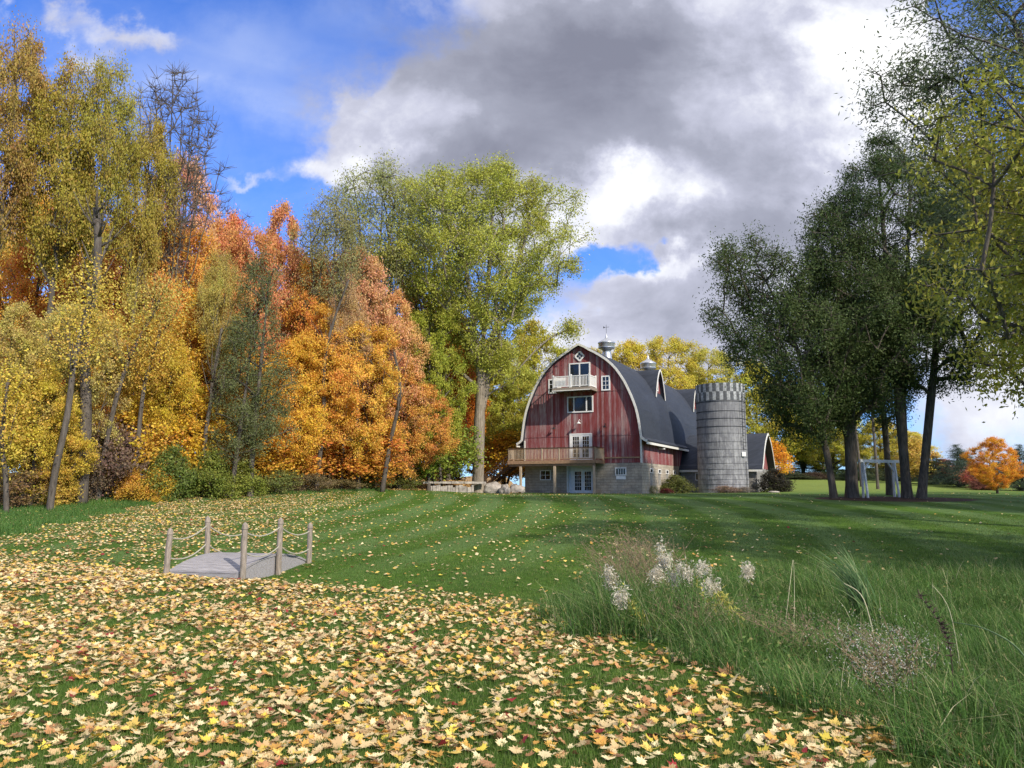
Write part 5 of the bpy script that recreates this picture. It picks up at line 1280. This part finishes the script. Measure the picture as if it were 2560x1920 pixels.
for i, (px, py, d, n, lab) in enumerate([(1520, 1345, 12.5, 12, 'dry brown weed haze furthest left in the strip'), (1580, 1318, 12.8, 14, 'tallest dry brown weed behind the goldenrods'), (1625, 1350, 12.0, 12, 'brown branching weed just left of the wispy goldenrod'), (1720, 1500, 8.9, 10, 'brown leaning stems in front of the yellow stalk'),
        (1560, 1390, 11.5, 12, 'brown weed between the low pale goldenrod heads'), (1920, 1530, 8.4, 8, 'thin tan weed stems in the green grass right of the lone goldenrod')]):
    (x, y), z = wp(px, py, d); h = max(.45, z-G(x+.3, y)); weed(lab, 'dry_weed', (x+.3, y), (-.33, 0), h, n*2, .32, 'brownfl', 1500, .028, (.09, .09, .10), 60, 'gleaf', .07, 50+i, 'stem', 4, gb)
for i, (px, py, d, lab) in enumerate([(2160, 1590, 6.9, 'grey-white seeding aster, left half of the pale tangle'), (2235, 1570, 6.7, 'grey-white seeding aster at the right of the pale tangle'), (2200, 1640, 6.2, 'low pale aster tangle over dark stems')]):
    (x, y), z = wp(px, py, d); h = max(.3, z-G(x, y)); weed(lab, 'seeding_aster', (x+.1, y), (-.1, 0), h+.06, 12, .20, 'greyfl', 700, .020, (.09, .09, .07), 80, 'gleaf', .06, 70+i, 'stem', 5, 'pale seeding asters')
def stalk(label, pts, r0, r1, mt, name='dead_stalk', cat='wild plant', nleaf=0):
    W = [P(a, b, d) for a, b, d in pts]; base = Vector((W[0].x, W[0].y, G(W[0].x, W[0].y)-.02)); W[0] = base
    n = len(W); fine = []
    for i in range(n-1):
        for k in range(6):
            s = k/6; p0 = W[max(i-1, 0)]; p1 = W[i]; p2 = W[i+1]; p3 = W[min(i+2, n-1)]; fine.append(.5*((2*p1)+(-p0+p2)*s+(2*p0-5*p1+4*p2-p3)*s*s+(-p0+3*p1-3*p2+p3)*s**3)-base)
    fine.append(W[-1]-base); m = MB(); L = len(fine); m.tube(fine, [r0+(r1-r0)*i/(L-1) for i in range(L)], 6)
    rr = random.Random(L+len(label))
    for _ in range(nleaf):
        a = fine[rr.randint(L//3, L-1)]; m.tube([a, a+Vector((rr.uniform(-.05, .05), rr.uniform(-.05, .05), rr.uniform(.0, .05)))], [r0*1.1, r0*.3], 4)
    o = m.build(name, mt, None, True); o.location = base; tag(o, label, cat)
mdk = simple('dark_dead_stem', (.07, .045, .035), .9, .3, 20); mtn = simple('pale_straw', (.50, .46, .28), .8, .2, 20); mgr = simple('rush_green', (.10, .16, .07), .7, .2, 20)
stalk('dark brown seedy dock stalk leaning left in the grass at right', [(2376, 1705, 6.0), (2378, 1640, 6.0), (2350, 1560, 6.1), (2300, 1490, 6.3)], .005, .003, mdk, 'dock_stalk', nleaf=60)
stalk('long green rush arching out of the frame on the right', [(2610, 1700, 6.0), (2560, 1640, 6.0), (2470, 1575, 6.1), (2380, 1555, 6.3)], .010, .003, mgr, 'rush')
stalk('straight pale straw stalk right of the lone goldenrod', [(1982, 1580, 9.0), (1986, 1480, 9.0), (1984, 1400, 9.0)], .005, .002, mtn, 'straw_stalk')
stalk('slanting pale straw stalk beside the straight one', [(1955, 1575, 9.1), (1975, 1460, 9.1), (1982, 1400, 9.2)], .005, .002, mtn, 'straw_stalk')
stalk('pale broken reed bending up and left below the plume', [(2190, 1545, 8.5), (2160, 1500, 8.5), (2110, 1458, 8.6)], .008, .004, mtn, 'broken_reed')
stalk('thin arching straw right of the pale asters', [(2400, 1600, 7.0), (2375, 1530, 7.0), (2330, 1462, 7.1)], .004, .002, mtn, 'straw_stalk')
def reed():
    (x, y), _ = wp(2160, 1500, 10.5); base = Vector((x, y, G(x, y)-.02)); t = thing('reed_clump', 'blue-green reed clump bent left by the wind, tallest on the right', 'reeds', base); r = np.random.default_rng(3); Vs = []; Fs = []; n = 0
    for i in range(130):
        h = r.uniform(.6, 1.25); lx_ = -abs(r.normal(.42, .22))*h*1.0; lyy = r.normal(0, .12); b = np.array([r.normal(0, .06), r.normal(0, .06), 0]); w = r.uniform(.006, .012)
        for s in range(8):
            q = s/7; p = b+np.array([lx_*q**2.3, lyy*q**2, h*(q-.12*q*q)]); k = (1-q**2)*w+.0008; Vs += [p-np.array([k, 0, 0]), p+np.array([k*.6, k*.6, 0])]
            if s < 7: Fs.append((n+2*s, n+2*s+1, n+2*s+3, n+2*s+2))
        n += 16
    rr = np.repeat(r.random(130), 16); link('blades', np_mesh('reed_blades', np.array(Vs), np.array(Fs), 4, M['reed'], {'rnd': rr, 'rnd2': rr}), t)
reed()
print('objects', len(bpy.data.objects))
